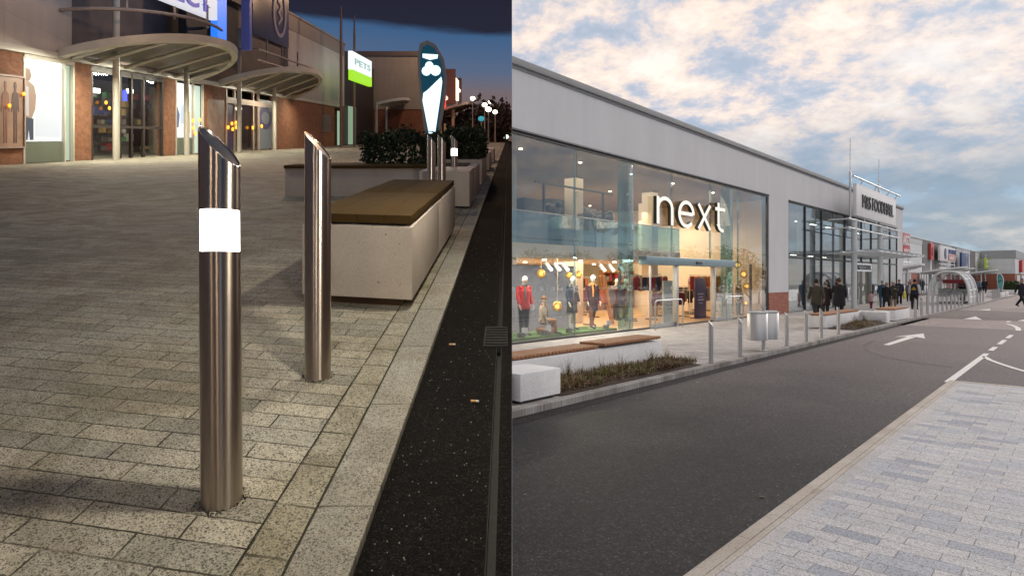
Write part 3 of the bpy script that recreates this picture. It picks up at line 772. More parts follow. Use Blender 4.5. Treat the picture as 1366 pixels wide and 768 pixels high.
letters(s3, 'DIRECT', a+(b-a)*.50, b-.25, 4.2, .45, 12.85, (.78, .75, .75))
s4, a, b = rsign(1283, 1292.5, 12.6, 3.3, 5.35, (.012, .045, .18))
mb = MB()
ribbon(mb, arc(0, 0, .75, .75, 0, 360, 26), .10, lambda x, y, d: (a+(b-a)*.68+x, 12.59-d, 4.35+y), .03); mb.build('sign_emblem', [mat('emblem_white', (.7, .72, .78), .4)]*2, s4)
s5, a, b = rsign(1315, 1323, 12.4, 3.35, 5.2, (.45, .60, .06)); letters(s5, 'PETS', a+.3, b-.3, 4.35, .5, 12.4, (.85, .9, .75)); letters(s5, 'at home', a+.3, b-.3, 3.7, .4, 12.4, (.85, .9, .75))
mb = MB()
for (px0, px1, v, z0) in ((1203.6, 1214, 12.85, 3.4), (1254.5, 1274.5, 13.15, 3.1), (1283, 1292.5, 12.85, 2.9), (1315, 1323, 12.65, 2.9)):
    a, b = fu(px0, v), fu(px1, v)
    for u in (a+.5, b-.5): mb.tube([(u, v+.06, z0), (u, v+.06, 5.9)], .06, 6)
    for z in (z0, z0+.5): mb.tube([(a-.8, v+.06, z), (b+.8, v+.06, z)], .05, 6); mb.tube([(a, v, z), (a, VT, z)], .05, 6)
mb.build('sign_frame', M['white_metal'], tr)
mb = MB(); mb.box(66.6, 68.3, VT+.0, VT+.045, .5, 1.9, bev=.01); pb = mb.build('poster_board', mat('poster_blue', (.10, .20, .42), .4), tr)
mb = MB(); mb.box(66.8, 68.1, VT-.01, VT-.001, 1.3, 1.6); mb.box(66.8, 68.1, VT-.01, VT-.001, .8, 1.05); mb.build('poster_print', mat('poster_white', (.7, .72, .75), .4), pb)
# block closing the street
eb = thing('end_shop_block', 'pale clad shop block with brick base closing the daylit parade', 'building', 'R', (134, 9, 0))
CY = clad_mat('pale_cladding_end', (0.66, 0.70, 0.74), 'y', 3.0, 0.8, 0.85)
mb = MB(); mb.box(132.2, 200, 8.9, 26, 2.6, 5.2); mb.build('wall', CY, eb)
mb = MB(); mb.box(132.1, 200, 8.8, 26, 5.203, 6.5); mb.build('roof_band', mat('grey_roof', (.33, .35, .37), .5, 0, .06, .4), eb)
mb = MB(); mb.box(132.25, 200, 8.95, 26, 0, 2.597); mb.build('brick_base', M['brick_y'], eb)
mb = MB(); mb.box(140, 144, 8.5, 8.88, 2.9, 5.0, bev=.05); mb.build('shop_sign', mat('sign_face_red', (.6, .04, .04), .4), eb)
for a in (136, 146, 156):
    mb = MB(); mb.box(a, a+6, 8.90, 8.948, .05, 2.4); mb.build('shop_window', M['glass_dark'], eb)
# ================================================================ DAY STREET: things
def gr(px, py, drop=0.0):
    Y = F*(EYE+drop)/(py-371.0); X = Y*(px-683)/F
    return X*SU+Y*CU, -X*CU+Y*SU
def bollard_mesh_parts(root, base, r, h, cutdir, drop, m_body, m_cut, lit=None, m_lit=None, hollow=False):
    """round post with a slanting cut top"""
    bx, by, bz = base
    n = 40
    cd = Vector((math.cos(cutdir), math.sin(cutdir)))
    def ring(z, rr, cut=False):
        out = []
        for k in range(n):
            a = 2*PI*k/n; x, y = rr*math.cos(a), rr*math.sin(a)
            zz = z - (drop*(0.5+0.5*(x*cd.x+y*cd.y)/r) if cut else 0)
            out.append((bx+x, by+y, bz+zz))
        return out
    def wall(mb, A, B, mi=0):
        a = [mb.bm.verts.new(p) for p in A]; b = [mb.bm.verts.new(p) for p in B]
        for k in range(n):
            mb.bm.faces.new((a[k], a[(k+1) % n], b[(k+1) % n], b[k])).material_index = mi
        return a, b
    segs = [(-0.10, h)] if not lit else [(-0.10, lit[0]), (lit[1], h)]
    mb = MB()
    for i, (z0, z1) in enumerate(segs):
        top = i == len(segs)-1
        wall(mb, ring(z0, r), ring(z1, r, top))
        if not top:
            mb.bm.faces.new([mb.bm.verts.new(p) for p in ring(z1, r)])
        else:
            wall(mb, ring(z1, r, True), ring(z1, r-.002, True))
            wall(mb, ring(z1, r-.002, True), ring(z1-.006, r-.002, True))
            if lit: mb.bm.faces.new([mb.bm.verts.new(p) for p in ring(z0, r)])
    mb.build('post', m_body, root)
    mb = MB(); mb.bm.faces.new([mb.bm.verts.new(p) for p in ring(h-.004, r-.0024, True)]); mb.build('top_plate', m_cut, root)
    if lit:
        mb = MB(); wall(mb, ring(lit[0]+.002, r-.003), ring(lit[1]-.002, r-.003)); mb.build('light_ring', m_lit, root)

BG = 'steel bollards along the kerb'
def day_bollard(u, label, lit=False):
    b = thing('bollard', label, 'bollard', 'R', (u, 6.06, 0), BG)
    bollard_mesh_parts(b, (u, 6.06, 0), .055, .93, math.radians(-75), .13, M['steel_day'], M['steel_cut'], (.66, .76) if lit else None, M['steel_cut'])
    return b
us = [12.95, 14.5, 17.6, 19.2, 20.6, 22.4]
labs = ['nearest steel bollard on the pavement, standing by the end of the planted bed',
        'steel bollard with a pale ring, between the nearest bollard and the double litter bin',
        'steel bollard just past the double litter bin', 'steel bollard in front of the walking man in the olive coat',
        'steel bollard with a pale ring, in front of the bench corner', 'steel bollard beside the second planted bed']
b0 = day_bollard(us[0], labs[0]); b1 = day_bollard(us[1], labs[1], True)
for i in (2, 3, 5): dup(b0, 'R', (us[i], 6.06, 0), labs[i])
dup(b1, 'R', (us[4], 6.06, 0), labs[4])
FARL = ['first steel bollard after the short timber topped bench', 'last steel bollard of the row in front of the trolley shelter']
row = [34.9+1.5*k for k in range(11)]
for i, u in enumerate(row):
    dup(b1 if i == 1 else b0, 'R', (u, 6.06, 0), FARL[0] if i == 0 else FARL[1] if i == 10 else ('steel bollard with pale ring, second after the short timber topped bench' if i == 1 else 'steel bollard in the close row in front of the trolley shelter'),
        group='bollards in front of the trolley shelter')
for u in (57.6, 59.2, 61): dup(b0, 'R', (u, 6.06, 0), 'steel bollard just past the trolley shelter', group='bollards past the trolley shelter')
for u in (67.5, 68.9, 70.3, 71.7, 73.1): dup(b0, 'R', (u, 6.06, 0), 'far steel bollard in the cluster before the white planters', group='far bollards before the planters')

# double litter bin
lb = thing('litter_bin', 'double steel litter bin with two round drums on one post', 'litter bin', 'R', (16.1, 6.12, 0))
mb = MB(); mb.tube([(16.1, 6.12, -.05), (16.1, 6.12, 1.08)], .05, 14); mb.box(15.98, 16.22, 6.0, 6.24, .0, .012); mb.build('post', M['steel_day'], lb)
mb = MB(); mb.tube([(16.1, 6.12, 1.085), (16.1, 6.12, 1.12)], .065, 14); mb.build('post_cap', M['galv'], lb)
for du, dv in ((-.26, .05), (.27, -.03)):
    c = (16.1+du, 6.12+dv)
    mb = MB(); mb.loft([(c[0], c[1], .28, .240, .240), (c[0], c[1], .282, .252, .252), (c[0], c[1], .95, .252, .252), (c[0], c[1], .965, .24, .24)], 32); d = mb.build('drum', M['steel_day'], lb)
    mb = MB(); mb.loft([(c[0], c[1], .966, .258, .258), (c[0], c[1], .99, .258, .258), (c[0], c[1], 1.01, .20, .20), (c[0], c[1], 1.015, .02, .02)], 32); mb.build('lid', M['galv'], d)
    mb = MB(); mb.box(16.1+du*.15, 16.1+du*.6, c[1]-.03, c[1]+.03, .55, .62); mb.build('bracket', M['galv'], lb)

# benches, block, beds
def slat_top(root, u0, u1, v0, v1, z0, pitch=.105):
    mb = MB(); u = u0
    while u < u1-.03:
        mb.box(u, min(u+pitch-.018, u1), v0, v1, z0+.02, z0+.07, bev=.006); u += pitch
    t = mb.build('timber_top', M['timber'], root)
    mb = MB(); mb.box(u0+.02, u1-.02, v0+.06, v0+.11, z0+.001, z0+.021); mb.box(u0+.02, u1-.02, v1-.11, v1-.06, z0+.001, z0+.021); mb.build('bearer', M['dark_metal'], t)
b = thing('bench', 'long white stone bench with two timber slatted seats beside the near planted bed', 'bench', 'R', (10, 7.3, 0))
mb = MB(); mb.box(6.2, 12.57, 7.05, 7.68, .05, .455, bev=.012); mb.build('stone_base', M['conc'], b)
mb = MB(); mb.box(6.3, 12.45, 7.12, 7.6, 0, .049); mb.build('recessed_foot', M['dark_metal'], b)
slat_top(b, 6.2, 10.15, 7.08, 7.66, .456); slat_top(b, 10.25, 12.45, 7.0, 7.62, .49)
b = thing('stone_block', 'square white stone block at the kerb end of the near planted bed', 'stone block', 'R', (7.2, 6.4, 0))
mb = MB(); mb.box(6.72, 7.66, 6.06, 6.80, .05, .452, bev=.014); mb.build('block', M['conc'], b)
mb = MB(); mb.box(6.80, 7.58, 6.13, 6.74, 0, .049); mb.build('recessed_foot', M['dark_metal'], b)
b = thing('bench', 'white stone bench with timber top and returned end wall around the second planted bed', 'bench', 'R', (27, 7.3, 0))
mb = MB(); mb.box(24.4, 29.5, 7.0, 7.62, .03, .47, bev=.012); mb.build('stone_base', M['conc'], b)
mb = MB(); mb.box(29.0, 29.6, 6.05, 6.997, .03, .468, bev=.012); mb.build('return_wall', M['conc'], b)
slat_top(b, 24.45, 29.0, 7.02, 7.6, .471)
b = thing('bench', 'short white stone bench with a pale timber top beside the first far bollard', 'bench', 'R', (32, 6.4, 0))
mb = MB(); mb.box(30.6, 33.5, 6.05, 6.85, .03, .47, bev=.012); mb.build('stone_base', M['conc'], b)
slat_top(b, 30.7, 33.4, 6.07, 6.83, .471)

GREENS = [leaf_mat('dry_grass', [(.16, .12, .05), (.26, .20, .07), (.30, .27, .08)], 14), leaf_mat('green_blade', [(.06, .09, .02), (.14, .17, .03), (.28, .26, .05)], 14), leaf_mat('dead_leaf', [(.05, .028, .02), (.11, .055, .03), (.19, .085, .035)], 14)]
def blade(mb, p, ang, lean, h, w, mi):
    dx, dy = math.cos(ang), math.sin(ang); px, py = -dy*w/2, dx*w/2
    pts = []
    for t in (0, .5, 1.0):
        o = lean*h*t*t; pts.append((p[0]+dx*o, p[1]+dy*o, p[2]+h*(t-.25*lean*t*t)))
    q = [Vector(x) for x in pts]; wv = Vector((px, py, 0))
    mb.face([q[0]-wv, q[0]+wv, q[1]+wv*.8, q[1]-wv*.8], mi); mb.face([q[1]-wv*.8, q[1]+wv*.8, q[2]], mi)
def soil(u0, u1, v0, v1):
    mb = MB(); nu, nv = int((u1-u0)/.08), int((v1-v0)/.08)
    vs = {}
    for i in range(nu+1):
        for j in range(nv+1):
            e = min(i, nu-i, 4)/4*min(j, nv-j, 3)/3
            vs[i, j] = mb.bm.verts.new((u0+(u1-u0)*i/nu, v0+(v1-v0)*j/nv, .015+e*(.05+random.uniform(0, .05))))
    for i in range(nu):
        for j in range(nv): mb.bm.faces.new((vs[i, j], vs[i+1, j], vs[i+1, j+1], vs[i, j+1]))
    return struct(mb, 'soil', M['soil'], 'R', smooth=60)
def bed(u0, u1, v0, v1, n):
    soil(u0, u1, v0, v1)
    mb = MB()
    cl = [(random.uniform(u0+.1, u1-.1), random.uniform(v0+.1, v1-.1), random.choice((0, 0, 1, 1, 2))) for _ in range(max(12, n//70))]
    for k in range(n):
        c = random.choice(cl)
        x = min(max(random.gauss(c[0], .13), u0+.03), u1-.03); y = min(max(random.gauss(c[1], .10), v0+.04), v1-.04)
        mi = c[2] if random.random() < .55 else 2
        blade(mb, (x, y, .05), random.uniform(0, 6.28), random.uniform(.3, 1.5), random.uniform(.05, .22), random.uniform(.006, .016), mi)
    for k in range(n//2):
        x, y = random.uniform(u0+.03, u1-.03), random.uniform(v0+.03, v1-.03); a = random.uniform(0, 6.28); s = random.uniform(.015, .035); z = random.uniform(.07, .13)
        mb.face([(x-s, y, z), (x, y-s*.6, z+random.uniform(-.02, .02)), (x+s, y, z+random.uniform(-.02, .03)), (x, y+s*.6, z)], 2)
    return struct(mb, 'bed_planting', GREENS, 'R', kind='stuff')
bed(7.68, 12.5, 6.05, 7.03, 4200); bed(24.4, 28.97, 6.05, 6.97, 1500)
def tuft(u, v, n, h, label, mis=(0, 0, 1), spread=.10):
    mb = MB()
    for k in range(n):
        blade(mb, (u+random.gauss(0, .035), v+random.gauss(0, .035), .06), random.uniform(0, 6.28), random.uniform(.15, .9), h*random.uniform(.45, 1.05), .008, random.choice(mis))
    one(mb, 'grass_tuft', GREENS, label, 'plant', 'R', (u, v, .05), 'grass tufts in the planted beds')
for (u, v, n, h, lab, mis) in (
    (8.9, 6.86, 34, .52, 'tall sparse dry grass tuft against the long bench, nearest the stone block', (0, 2)),
    (9.8, 6.8, 16, .42, 'thin brown seed stems against the middle of the long bench', (2, 2, 0)),
    (10.6, 6.85, 22, .42, 'dry brown grass tuft under the seam between the two timber seats', (2, 0)),
    (11.7, 6.8, 40, .36, 'greenish grass tuft near the far end of the long bench', (1, 0, 0)),
    (12.3, 6.75, 34, .36, 'straw coloured tuft at the far end corner of the near bed', (0, 0, 1)),
    (8.6, 6.3, 60, .20, 'low yellow green clump at the kerb side of the near bed', (1, 1, 0)),
    (9.5, 6.45, 70, .24, 'yellow arching clump in the middle of the near bed', (1, 0, 1)),
    (10.9, 6.45, 50, .2, 'small yellow clump towards the far end of the near bed', (1, 0)),
    (7.9, 6.35, 50, .22, 'yellow green clump right beside the stone block', (1, 1, 0)),
    (26.6, 6.6, 46, .6, 'tall dry grass tuft in the second planted bed', (0, 2)),
    (27.9, 6.6, 46, .55, 'dry grass tuft nearest the end wall of the second bed', (0, 2, 1))):
    tuft(u, v, n, h, lab, mis)

# ================================================================ people
SKIN = mat('skin', (.48, .27, .19), .55, 0, .08, 6)
PALE = mat('mannequin_shell', (.70, .64, .56), .45, 0, .04, 3)
CLOTH = {}
def cloth(c):
    if c not in CLOTH: CLOTH[c] = mat('cloth', c, .85, 0, .28, 7, .4, 30)
    return CLOTH[c]
def figure(root, base, H, face, stride=0.0, arms=(0.1, 0.1), bend=0.0, coat=(.05, .05, .05), trousers=(.03, .03, .04), shoes=(.02, .02, .02), hair=(.05, .03, .02),
           hem=.62, hat=None, skin=None, hairlen=0.0, sit=False, bald=False, scarf=None, width=1.0, skirt=False, legskin=False):
    """one continuous body from a skinned skeleton, then clothes, hair and shoes as parts"""
    skin = skin or SKIN
    s = H/1.75; cf, sf = math.cos(face), math.sin(face)
    bx, by, bz = base
    def T(p):   # own axes: x right, y forwards, z up
        x, y, z = p; y = y + bend*max(0, z-.95)
        return (bx + s*(x*cf - y*sf), by + s*(x*sf + y*cf), bz + s*z)
    hipz, kn, an = (.47, .48, .08) if sit else (.92, .50, .09)
    J = {}
    J['pel'] = (0, 0, hipz+.03); J['wst'] = (0, 0.0, hipz+.18); J['cst'] = (0, .01, hipz+.40); J['nb'] = (0, 0, hipz+.555); J['nk'] = (0, .015, hipz+.61)
    J['hd'] = (0, .03, hipz+.70)
    for sd, nm in ((-1, 'l'), (1, 'r')):
        st = stride*sd
        J['hp'+nm] = (sd*.09, 0, hipz-.03)
        if sit:
            J['kn'+nm] = (sd*.11, .42, .48); J['an'+nm] = (sd*.11, .40+.05*sd, .09); J['to'+nm] = (sd*.12, .56+.05*sd, .04)
        else:
            J['kn'+nm] = (sd*.10, .26*st+.03*abs(st), .50); J['an'+nm] = (sd*.095, .52*st-(.12*abs(st) if st < 0 else 0), .09+(.08*abs(st) if st < 0 else 0)); J['to'+nm] = (sd*.11, J['an'+nm][1]+.15, J['an'+nm][2]-.055)
        sh = (sd*.175, 0, hipz+.51); J['sh'+nm] = sh
        a = arms[0 if sd < 0 else 1]
        if isinstance(a, str):      # forearm raised in front
            J['el'+nm] = (sd*.25, .08, hipz+.26); J['wr'+nm] = (sd*.14, .32, hipz+.34); J['ha'+nm] = (sd*.10, .38, hipz+.36)
        else:
            J['el'+nm] = (sd*.235, -.02+a*.22, hipz+.24); J['wr'+nm] = (sd*.25, .03+a*.55, hipz+.0+abs(a)*.06); J['ha'+nm] = (sd*.25, .05+a*.63, hipz-.07+abs(a)*.08)
    rad = dict(pel=.115, wst=.105, cst=.12, nb=.06, nk=.05, hd=.05, hp=.085, kn=.055, an=.036, to=.034, sh=.055, el=.04, wr=.027, ha=.024)
    E = [('pel', 'wst'), ('wst', 'cst'), ('cst', 'nb'), ('nb', 'nk'), ('nk', 'hd')]
    for nm in 'lr': E += [('pel', 'hp'+nm), ('hp'+nm, 'kn'+nm), ('kn'+nm, 'an'+nm), ('an'+nm, 'to'+nm), ('cst', 'sh'+nm), ('sh'+nm, 'el'+nm), ('el'+nm, 'wr'+nm), ('wr'+nm, 'ha'+nm)]
    # fingers
    for nm, sd in (('l', -1), ('r', 1)):
        h = Vector(J['ha'+nm]); d = (h-Vector(J['wr'+nm])).normalized()
        side = Vector((0, 1, 0)) if abs(d.y) < .7 else Vector((1, 0, 0))
        for q, ln in enumerate((.075, .085, .08, .06)):
            k = 'f%d%s' % (q, nm); J[k] = tuple(h + side*(.028-.018*q) + d*.03); J[k+'t'] = tuple(h + side*(.03-.02*q) + d*(.03+ln) + Vector((-sd*.02, 0, 0)))
            rad[k] = .010; rad[k+'t'] = .007; E += [('ha'+nm, k), (k, k+'t')]
        k = 'th'+nm; J[k] = tuple(Vector(J['wr'+nm])*.4+h*.6 + side*.045 + d*.02); J[k+'t'] = tuple(h + side*.055 + d*.035); rad[k] = .011; rad[k+'t'] = .008; E += [('ha'+nm, k), (k, k+'t')]
    names = list(J); idx = {k: i for i, k in enumerate(names)}
    me = bpy.data.meshes.new('skeleton'); me.from_pydata([T(J[k]) for k in names], [(idx[a], idx[b]) for a, b in E], [])
    ob = bpy.data.objects.new('skeleton', me); COL.objects.link(ob)
    md = ob.modifiers.new('skin', 'SKIN'); md.use_smooth_shade = True
    for k in names:
        kk = k if k in rad else k[:2]
        r = rad.get(kk, rad.get(k[:2], .03))*s
        sv = me.skin_vertices[0].data[idx[k]]; sv.radius = (r, r); sv.use_root = (k == 'pel')
    ss = ob.modifiers.new('sub', 'SUBSURF'); ss.levels = 1; ss.render_levels = 1
    dg = bpy.context.evaluated_depsgraph_get()
    bme = bpy.data.meshes.new_from_object(ob.evaluated_get(dg)); bpy.data.objects.remove(ob); bpy.data.meshes.remove(me)
    mb = MB(); b = bmesh.new(); b.from_mesh(bme); bpy.data.meshes.remove(bme); mb.add(b, 0)
    # head with brow, nose, chin, ears joined into the same body mesh
    hc = Vector(J['hd'])+Vector((0, .01, .03))
    hb = bmesh.new(); bmesh.ops.create_uvsphere(hb, u_segments=16, v_segments=12, radius=1)
    for v in hb.verts:
        x, y, z = v.co
        jaw = 1-.22*max(0, -z)
        yy = y*.098; 
        if y > .55 and abs(x) < .35: yy += .018*math.exp(-((z+.15)/.22)**2-(x/.18)**2) - .006*math.exp(-((z-.12)/.12)**2-((abs(x)-.3)/.14)**2)
        v.co = Vector(T((hc.x+x*.078*jaw, hc.y+yy*(1-.1*max(0, -z)), hc.z+z*.118)))
    mb.add(hb, 0)
    for sd in (-1, 1): mb.ball(T((hc.x+sd*.078, hc.y-.005, hc.z-.01)), .018*s, 0, 8, 6)
    for sd in (-1, 1): mb.ball(T((hc.x+sd*.030, hc.y+.090, hc.z+.012)), .010*s, 1, 8, 6)
    mo = [T((hc.x+q, hc.y+.094, hc.z-.062)) for q in (-.022, 0, .022)]; mb.tube(mo, .005*s, 6, 2)
    mb.build('body', [skin, M['dark_metal'] if skin is SKIN else skin, mat_lip if skin is SKIN else skin], root)
    # clothes
    def tub(name, pts, rs, m, n=12):
        mb = MB(); mb.tube([T(p) for p in pts], [r*s*width for r in rs], n); return mb.build(name, m, root)
    cm = cloth(coat)
    z0 = max(hem, hipz-.12) if sit else hem
    mb = MB()
    rings = []
    for z, rx, ry, yy in ((z0, .205, .16, 0), (z0+.02, .215, .168, 0), (hipz-.02, .20, .155, 0), (hipz+.14, .185, .14, 0), (hipz+.34, .205, .145, .01), (hipz+.46, .205, .125, 0), (hipz+.54, .12, .09, 0), (hipz+.585, .075, .07, .01)):
        if rings and z <= rings[-1][2]+.001: continue
        rings.append((0, yy, z, rx*width, ry*width))
    n = 18; R = []
    for cx, cy, z, rx, ry in rings:
        R.append([mb.bm.verts.new(T((cx+rx*math.cos(2*PI*k/n)*(1+.03*math.sin(5*k+z*9)), cy+ry*math.sin(2*PI*k/n)*(1+.04*math.sin(3*k+z*14)), z))) for k in range(n)])
    for i in range(len(R)-1):
        for k in range(n): mb.bm.faces.new((R[i][k], R[i][(k+1) % n], R[i+1][(k+1) % n], R[i+1][k]))
    for nm in 'lr':
        a, b_, c = [Vector(J[q+nm]) for q in ('sh', 'el', 'wr')]
        mb.tube([T(p) for p in (a+Vector((0, 0, .02)), a.lerp(b_, .5), b_, b_.lerp(c, .5), c)], [r*s*width for r in (.078, .07, .064, .058, .048)], 10)
    mb.build('coat', cm, root, smooth=60)
    tm = cloth(trousers)
    if skirt:
        mb = MB(); mb.loft([(0, 0, hipz+.1, .15, .12), (0, 0, hipz-.05, .19, .15), (0, 0, hipz-.36, .21, .16)], 16)
        for v in mb.bm.verts: v.co = Vector(T(v.co))
        mb.build('skirt', tm, root)
    elif not legskin:
        mb = MB()
        for nm in 'lr':
            a, b_, c = [Vector(J[q+nm]) for q in ('hp', 'kn', 'an')]
            top = Vector((a.x*.6, a.y, a.z+.12)) if not sit else Vector((a.x*.8, -.06, a.z+.06))
            mb.tube([T(p) for p in (top, a, a.lerp(b_, .5), b_, b_.lerp(c, .5), c+Vector((0, 0, -.02)))], [r*s*width for r in (.115, .108, .095, .076, .068, .062)], 12)
        mb.build('trousers', tm, root, smooth=60)
    mb = MB()
    for nm in 'lr':
        a, t_ = Vector(J['an'+nm]), Vector(J['to'+nm])
        mb.tube([T(p) for p in (a+Vector((0, -.07, -.045)), a+Vector((0, -.05, -.03)), a+Vector((0, .02, -.02)), t_+Vector((0, 0, -.005)), t_+Vector((0, .05, -.012)), t_+Vector((0, .075, -.015)))], [(r*s*.95, r*s*.75) for r in (.02, .048, .052, .05, .04, .012)], 10)
    mb.build('shoes', cloth(shoes), root, smooth=60)
    if not bald:
        hb = bmesh.new(); bmesh.ops.create_uvsphere(hb, u_segments=16, v_segments=12, radius=1)
        mb = MB()
        kill = [v for v in hb.verts if (v.co.y > .35 and v.co.z < .45) or v.co.z < -.55-hairlen*0]
        bmesh.ops.delete(hb, geom=kill, context='VERTS')
        for v in hb.verts:
            x, y, z = v.co; wob = 1+.04*math.sin(11*x+7*z)
            zz = hc.z+.012+z*.122
            if hairlen and z < -.05 and y < .3: zz -= hairlen*(-z)
            v.co = Vector(T((hc.x+x*.088*wob, hc.y-.008+y*.104*wob, zz)))
        mb.add(hb, 0); h_ = mb.build('hair', cloth(hair), root, smooth=70)
    if hat:
        mb = MB(); mb.loft([(hc.x, hc.y, hc.z+.02, .094, .112), (hc.x, hc.y, hc.z+.06, .10, .118), (hc.x, hc.y, hc.z+.10, .088, .10), (hc.x, hc.y, hc.z+.142, .04, .045), (hc.x, hc.y, hc.z+.155, .03, .03), (hc.x, hc.y, hc.z+.175, .028, .028)], 14)
        for v in mb.bm.verts: v.co = Vector(T(v.co))
        mb.build('hat', cloth(hat), root, smooth=60)
    if scarf:
        mb = MB(); pts = [(math.cos(q*PI/4)*.085, .01+math.sin(q*PI/4)*.085, hipz+.575+.01*math.sin(q)) for q in range(9)]
        mb.tube([T(p) for p in pts], .035*s, 8); mb.tube([T(p) for p in ((.05, .09, hipz+.56), (.06, .15, hipz+.4), (.06, .15, hipz+.15))], [.03*s, .035*s, .03*s], 8)
        mb.build('scarf', cloth(scarf), root, smooth=60)
    return T, J, s
mat_lip = mat('lip', (.32, .12, .10), .5)
def person(px, py, H, face, label, drop=0.0, group=None, **kw):
    u, v = gr(px, py, drop)
    r = thing('person', label, 'person', 'R', (u, v, -drop), group)
    T, J, s = figure(r, (u, v, -drop), H, math.radians(face), **kw)
    return r, T, J, s
# headings: 0 = facing the shop front, -90 = walking away down the street, 90 = towards the viewer, 180 = towards the road
person(1089, 428.5, 1.80, -60, 'person in an olive brown coat striding past the second bench corner', stride=.75, arms=(.35, -.35), coat=(.060, .052, .038), trousers=(.020, .022, .030), hair=(.02, .015, .012), hem=.68, width=1.06)
person(1101, 424, 1.68, -70, 'grey haired person in a maroon black coat between the olive coat and tall black coat', stride=.3, coat=(.026, .012, .016), trousers=(.030, .032, .042), hair=(.16, .15, .14), hem=.60, width=1.08)
person(1119.5, 425, 1.84, -70, 'tall person in a black hip length coat behind the timber bench top', stride=.25, arms=('up', .1), coat=(.012, .012, .017), trousers=(.018, .026, .040), hair=(.07, .045, .03), hem=.58, width=1.15)
person(1162, 411.5, 1.05, -60, 'small child in a pale pink top and red leggings by the entrance', stride=.3, arms=(.1, .8), coat=(.55, .36, .36), trousers=(.22, .02, .05), hair=(.18, .09, .04), hem=.72, width=.95)
person(1177, 410.5, 1.70, -75, 'person in a blue jacket and jeans behind the blonde person', stride=.3, coat=(.030, .085, .15), trousers=(.05, .09, .15), hair=(.30, .33, .30), hem=.76)
_, T, J, s = person(1182.5, 414, 1.60, -100, 'blonde person in a long black coat carrying a white bag', stride=.35, coat=(.012, .012, .014), trousers=(.012, .012, .014), hair=(.36, .22, .10), hem=.55, hairlen=.1)
def bag(px, py, hz, w, h, col, label, drop=0):
    u, v = gr(px, py, drop)
    r = thing('carrier_bag', label, 'bag', 'R', (u, v, hz-drop))
    mb = MB(); z = hz-drop
    mb.loft([(u, v, z, w*.42, .05), (u, v, z+.02, w*.48, .075), (u, v, z+h*.6, w*.5, .08), (u, v, z+h*.92, w*.44, .045), (u, v, z+h, w*.40, .012)], 16)
    mb.build('bag_body', mat('bag_plastic', col, .35, 0, .2, 9, .5, 12), r)
    mb = MB()
    for q in (-.015, .015): mb.tube([(u-w*.2, v+q, z+h), (u-w*.1, v+q, z+h+.12), (u+w*.1, v+q, z+h+.12), (u+w*.2, v+q, z+h)], .008, 6)
    mb.build('bag_handles', mat('bag_handle', col, .4), r)
bag(1178.8, 413.6, .34, .28, .36, (.62, .66, .70), 'white carrier bag held by the blonde person in black')
person(1191.5, 412.5, 1.66, 100, 'person in a white hat, dark coat and beige trousers', stride=.2, arms=('up', .05), coat=(.045, .038, .028), trousers=(.28, .22, .16), hair=(.2, .15, .1), hem=.66, hat=(.62, .58, .54), shoes=(.10, .06, .03))
person(1199.5, 406, 1.74, 100, 'person in a navy coat and black trousers carrying a yellow bag', stride=.3, arms=(.1, 'up'), coat=(.020, .025, .045), trousers=(.014, .012, .016), hair=(.03, .02, .02), hem=.72, width=1.12)
bag(1206.5, 405.5, .36, .42, .58, (.72, .60, .01), 'bright yellow carrier bag held by the person in navy')
person(1212.5, 402, 1.58, 100, 'person in a light grey coat and dark trousers beyond the yellow bag', stride=.2, coat=(.26, .25, .26), trousers=(.03, .03, .035), hair=(.12, .08, .06), hem=.70)
r_, T, J, s = person(1220, 412.5, 1.78, -95, 'person seen from behind in a navy vest with orange emblem over white sleeves', stride=.12, arms=(.0, .0), coat=(.014, .017, .034), trousers=(.012, .012, .016), hair=(.02, .015, .012), hem=.84, width=1.06)
mb = MB()
for nm in 'lr':
    a, b_, c = [Vector(J[q+nm]) for q in ('sh', 'el', 'wr')]
    mb.tube([T(p) for p in (a+Vector((0, 0, .0)), a.lerp(b_, .5), b_, b_.lerp(c, .5), c)], [q*s for q in (.088, .082, .075, .068, .056)], 10)
mb.build('shirt_sleeves', cloth((.62, .62, .64)), r_, smooth=60)
mb = MB(); mb.box(-.11, .11, -.172, -.160, 1.13, 1.22, 0); mb.box(-.045, .045, -.172, -.160, 1.222, 1.29, 1)
for v in mb.bm.verts: v.co = Vector(T(v.co))
mb.build('back_emblem', [cloth((.55, .30, .03)), cloth((.50, .42, .05))], r_)
person(1363, 410.5, 1.80, 125, 'person in dark navy clothes striding across the road at the far edge', stride=1.0, arms=(.4, -.4), coat=(.014, .016, .028), trousers=(.012, .012, .018), hair=(.02, .015, .012), hem=.80, drop=.0)
person(1313.5, 391.5, 1.78, -90, 'far person in black walking away past the trolley shelter', stride=.3, coat=(.012, .012, .014), trousers=(.012, .012, .014), hem=.66, width=1.15)
person(1304, 391, 1.66, -100, 'far person in a grey blue top and jeans beside the trolley shelter', stride=.3, coat=(.13, .17, .22), trousers=(.06, .08, .12), hem=.8)
person(1307.5, 391, 1.70, -80, 'person in a pale blue jacket and dark jeans next to the one in black', stride=.3, coat=(.22, .28, .36), trousers=(.04, .05, .08), hem=.8)
person(1339, 388.5, 1.72, -90, 'distant person in black in front of the brick wall beside the teal totem', stride=.2, coat=(.02, .018, .022), trousers=(.03, .03, .03), hem=.7, width=1.2)
person(1355, 388, 1.75, 90, 'distant person in a blue jacket above the hedge beyond the teal totem', coat=(.03, .05, .13), trousers=(.03, .03, .03), hem=.7, width=1.2)
person(1284, 403, 1.72, 80, 'person in a black coat standing inside the trolley shelter', arms=('up', 'up'), coat=(.016, .015, .018), trousers=(.02, .02, .024), hem=.7, width=1.2)

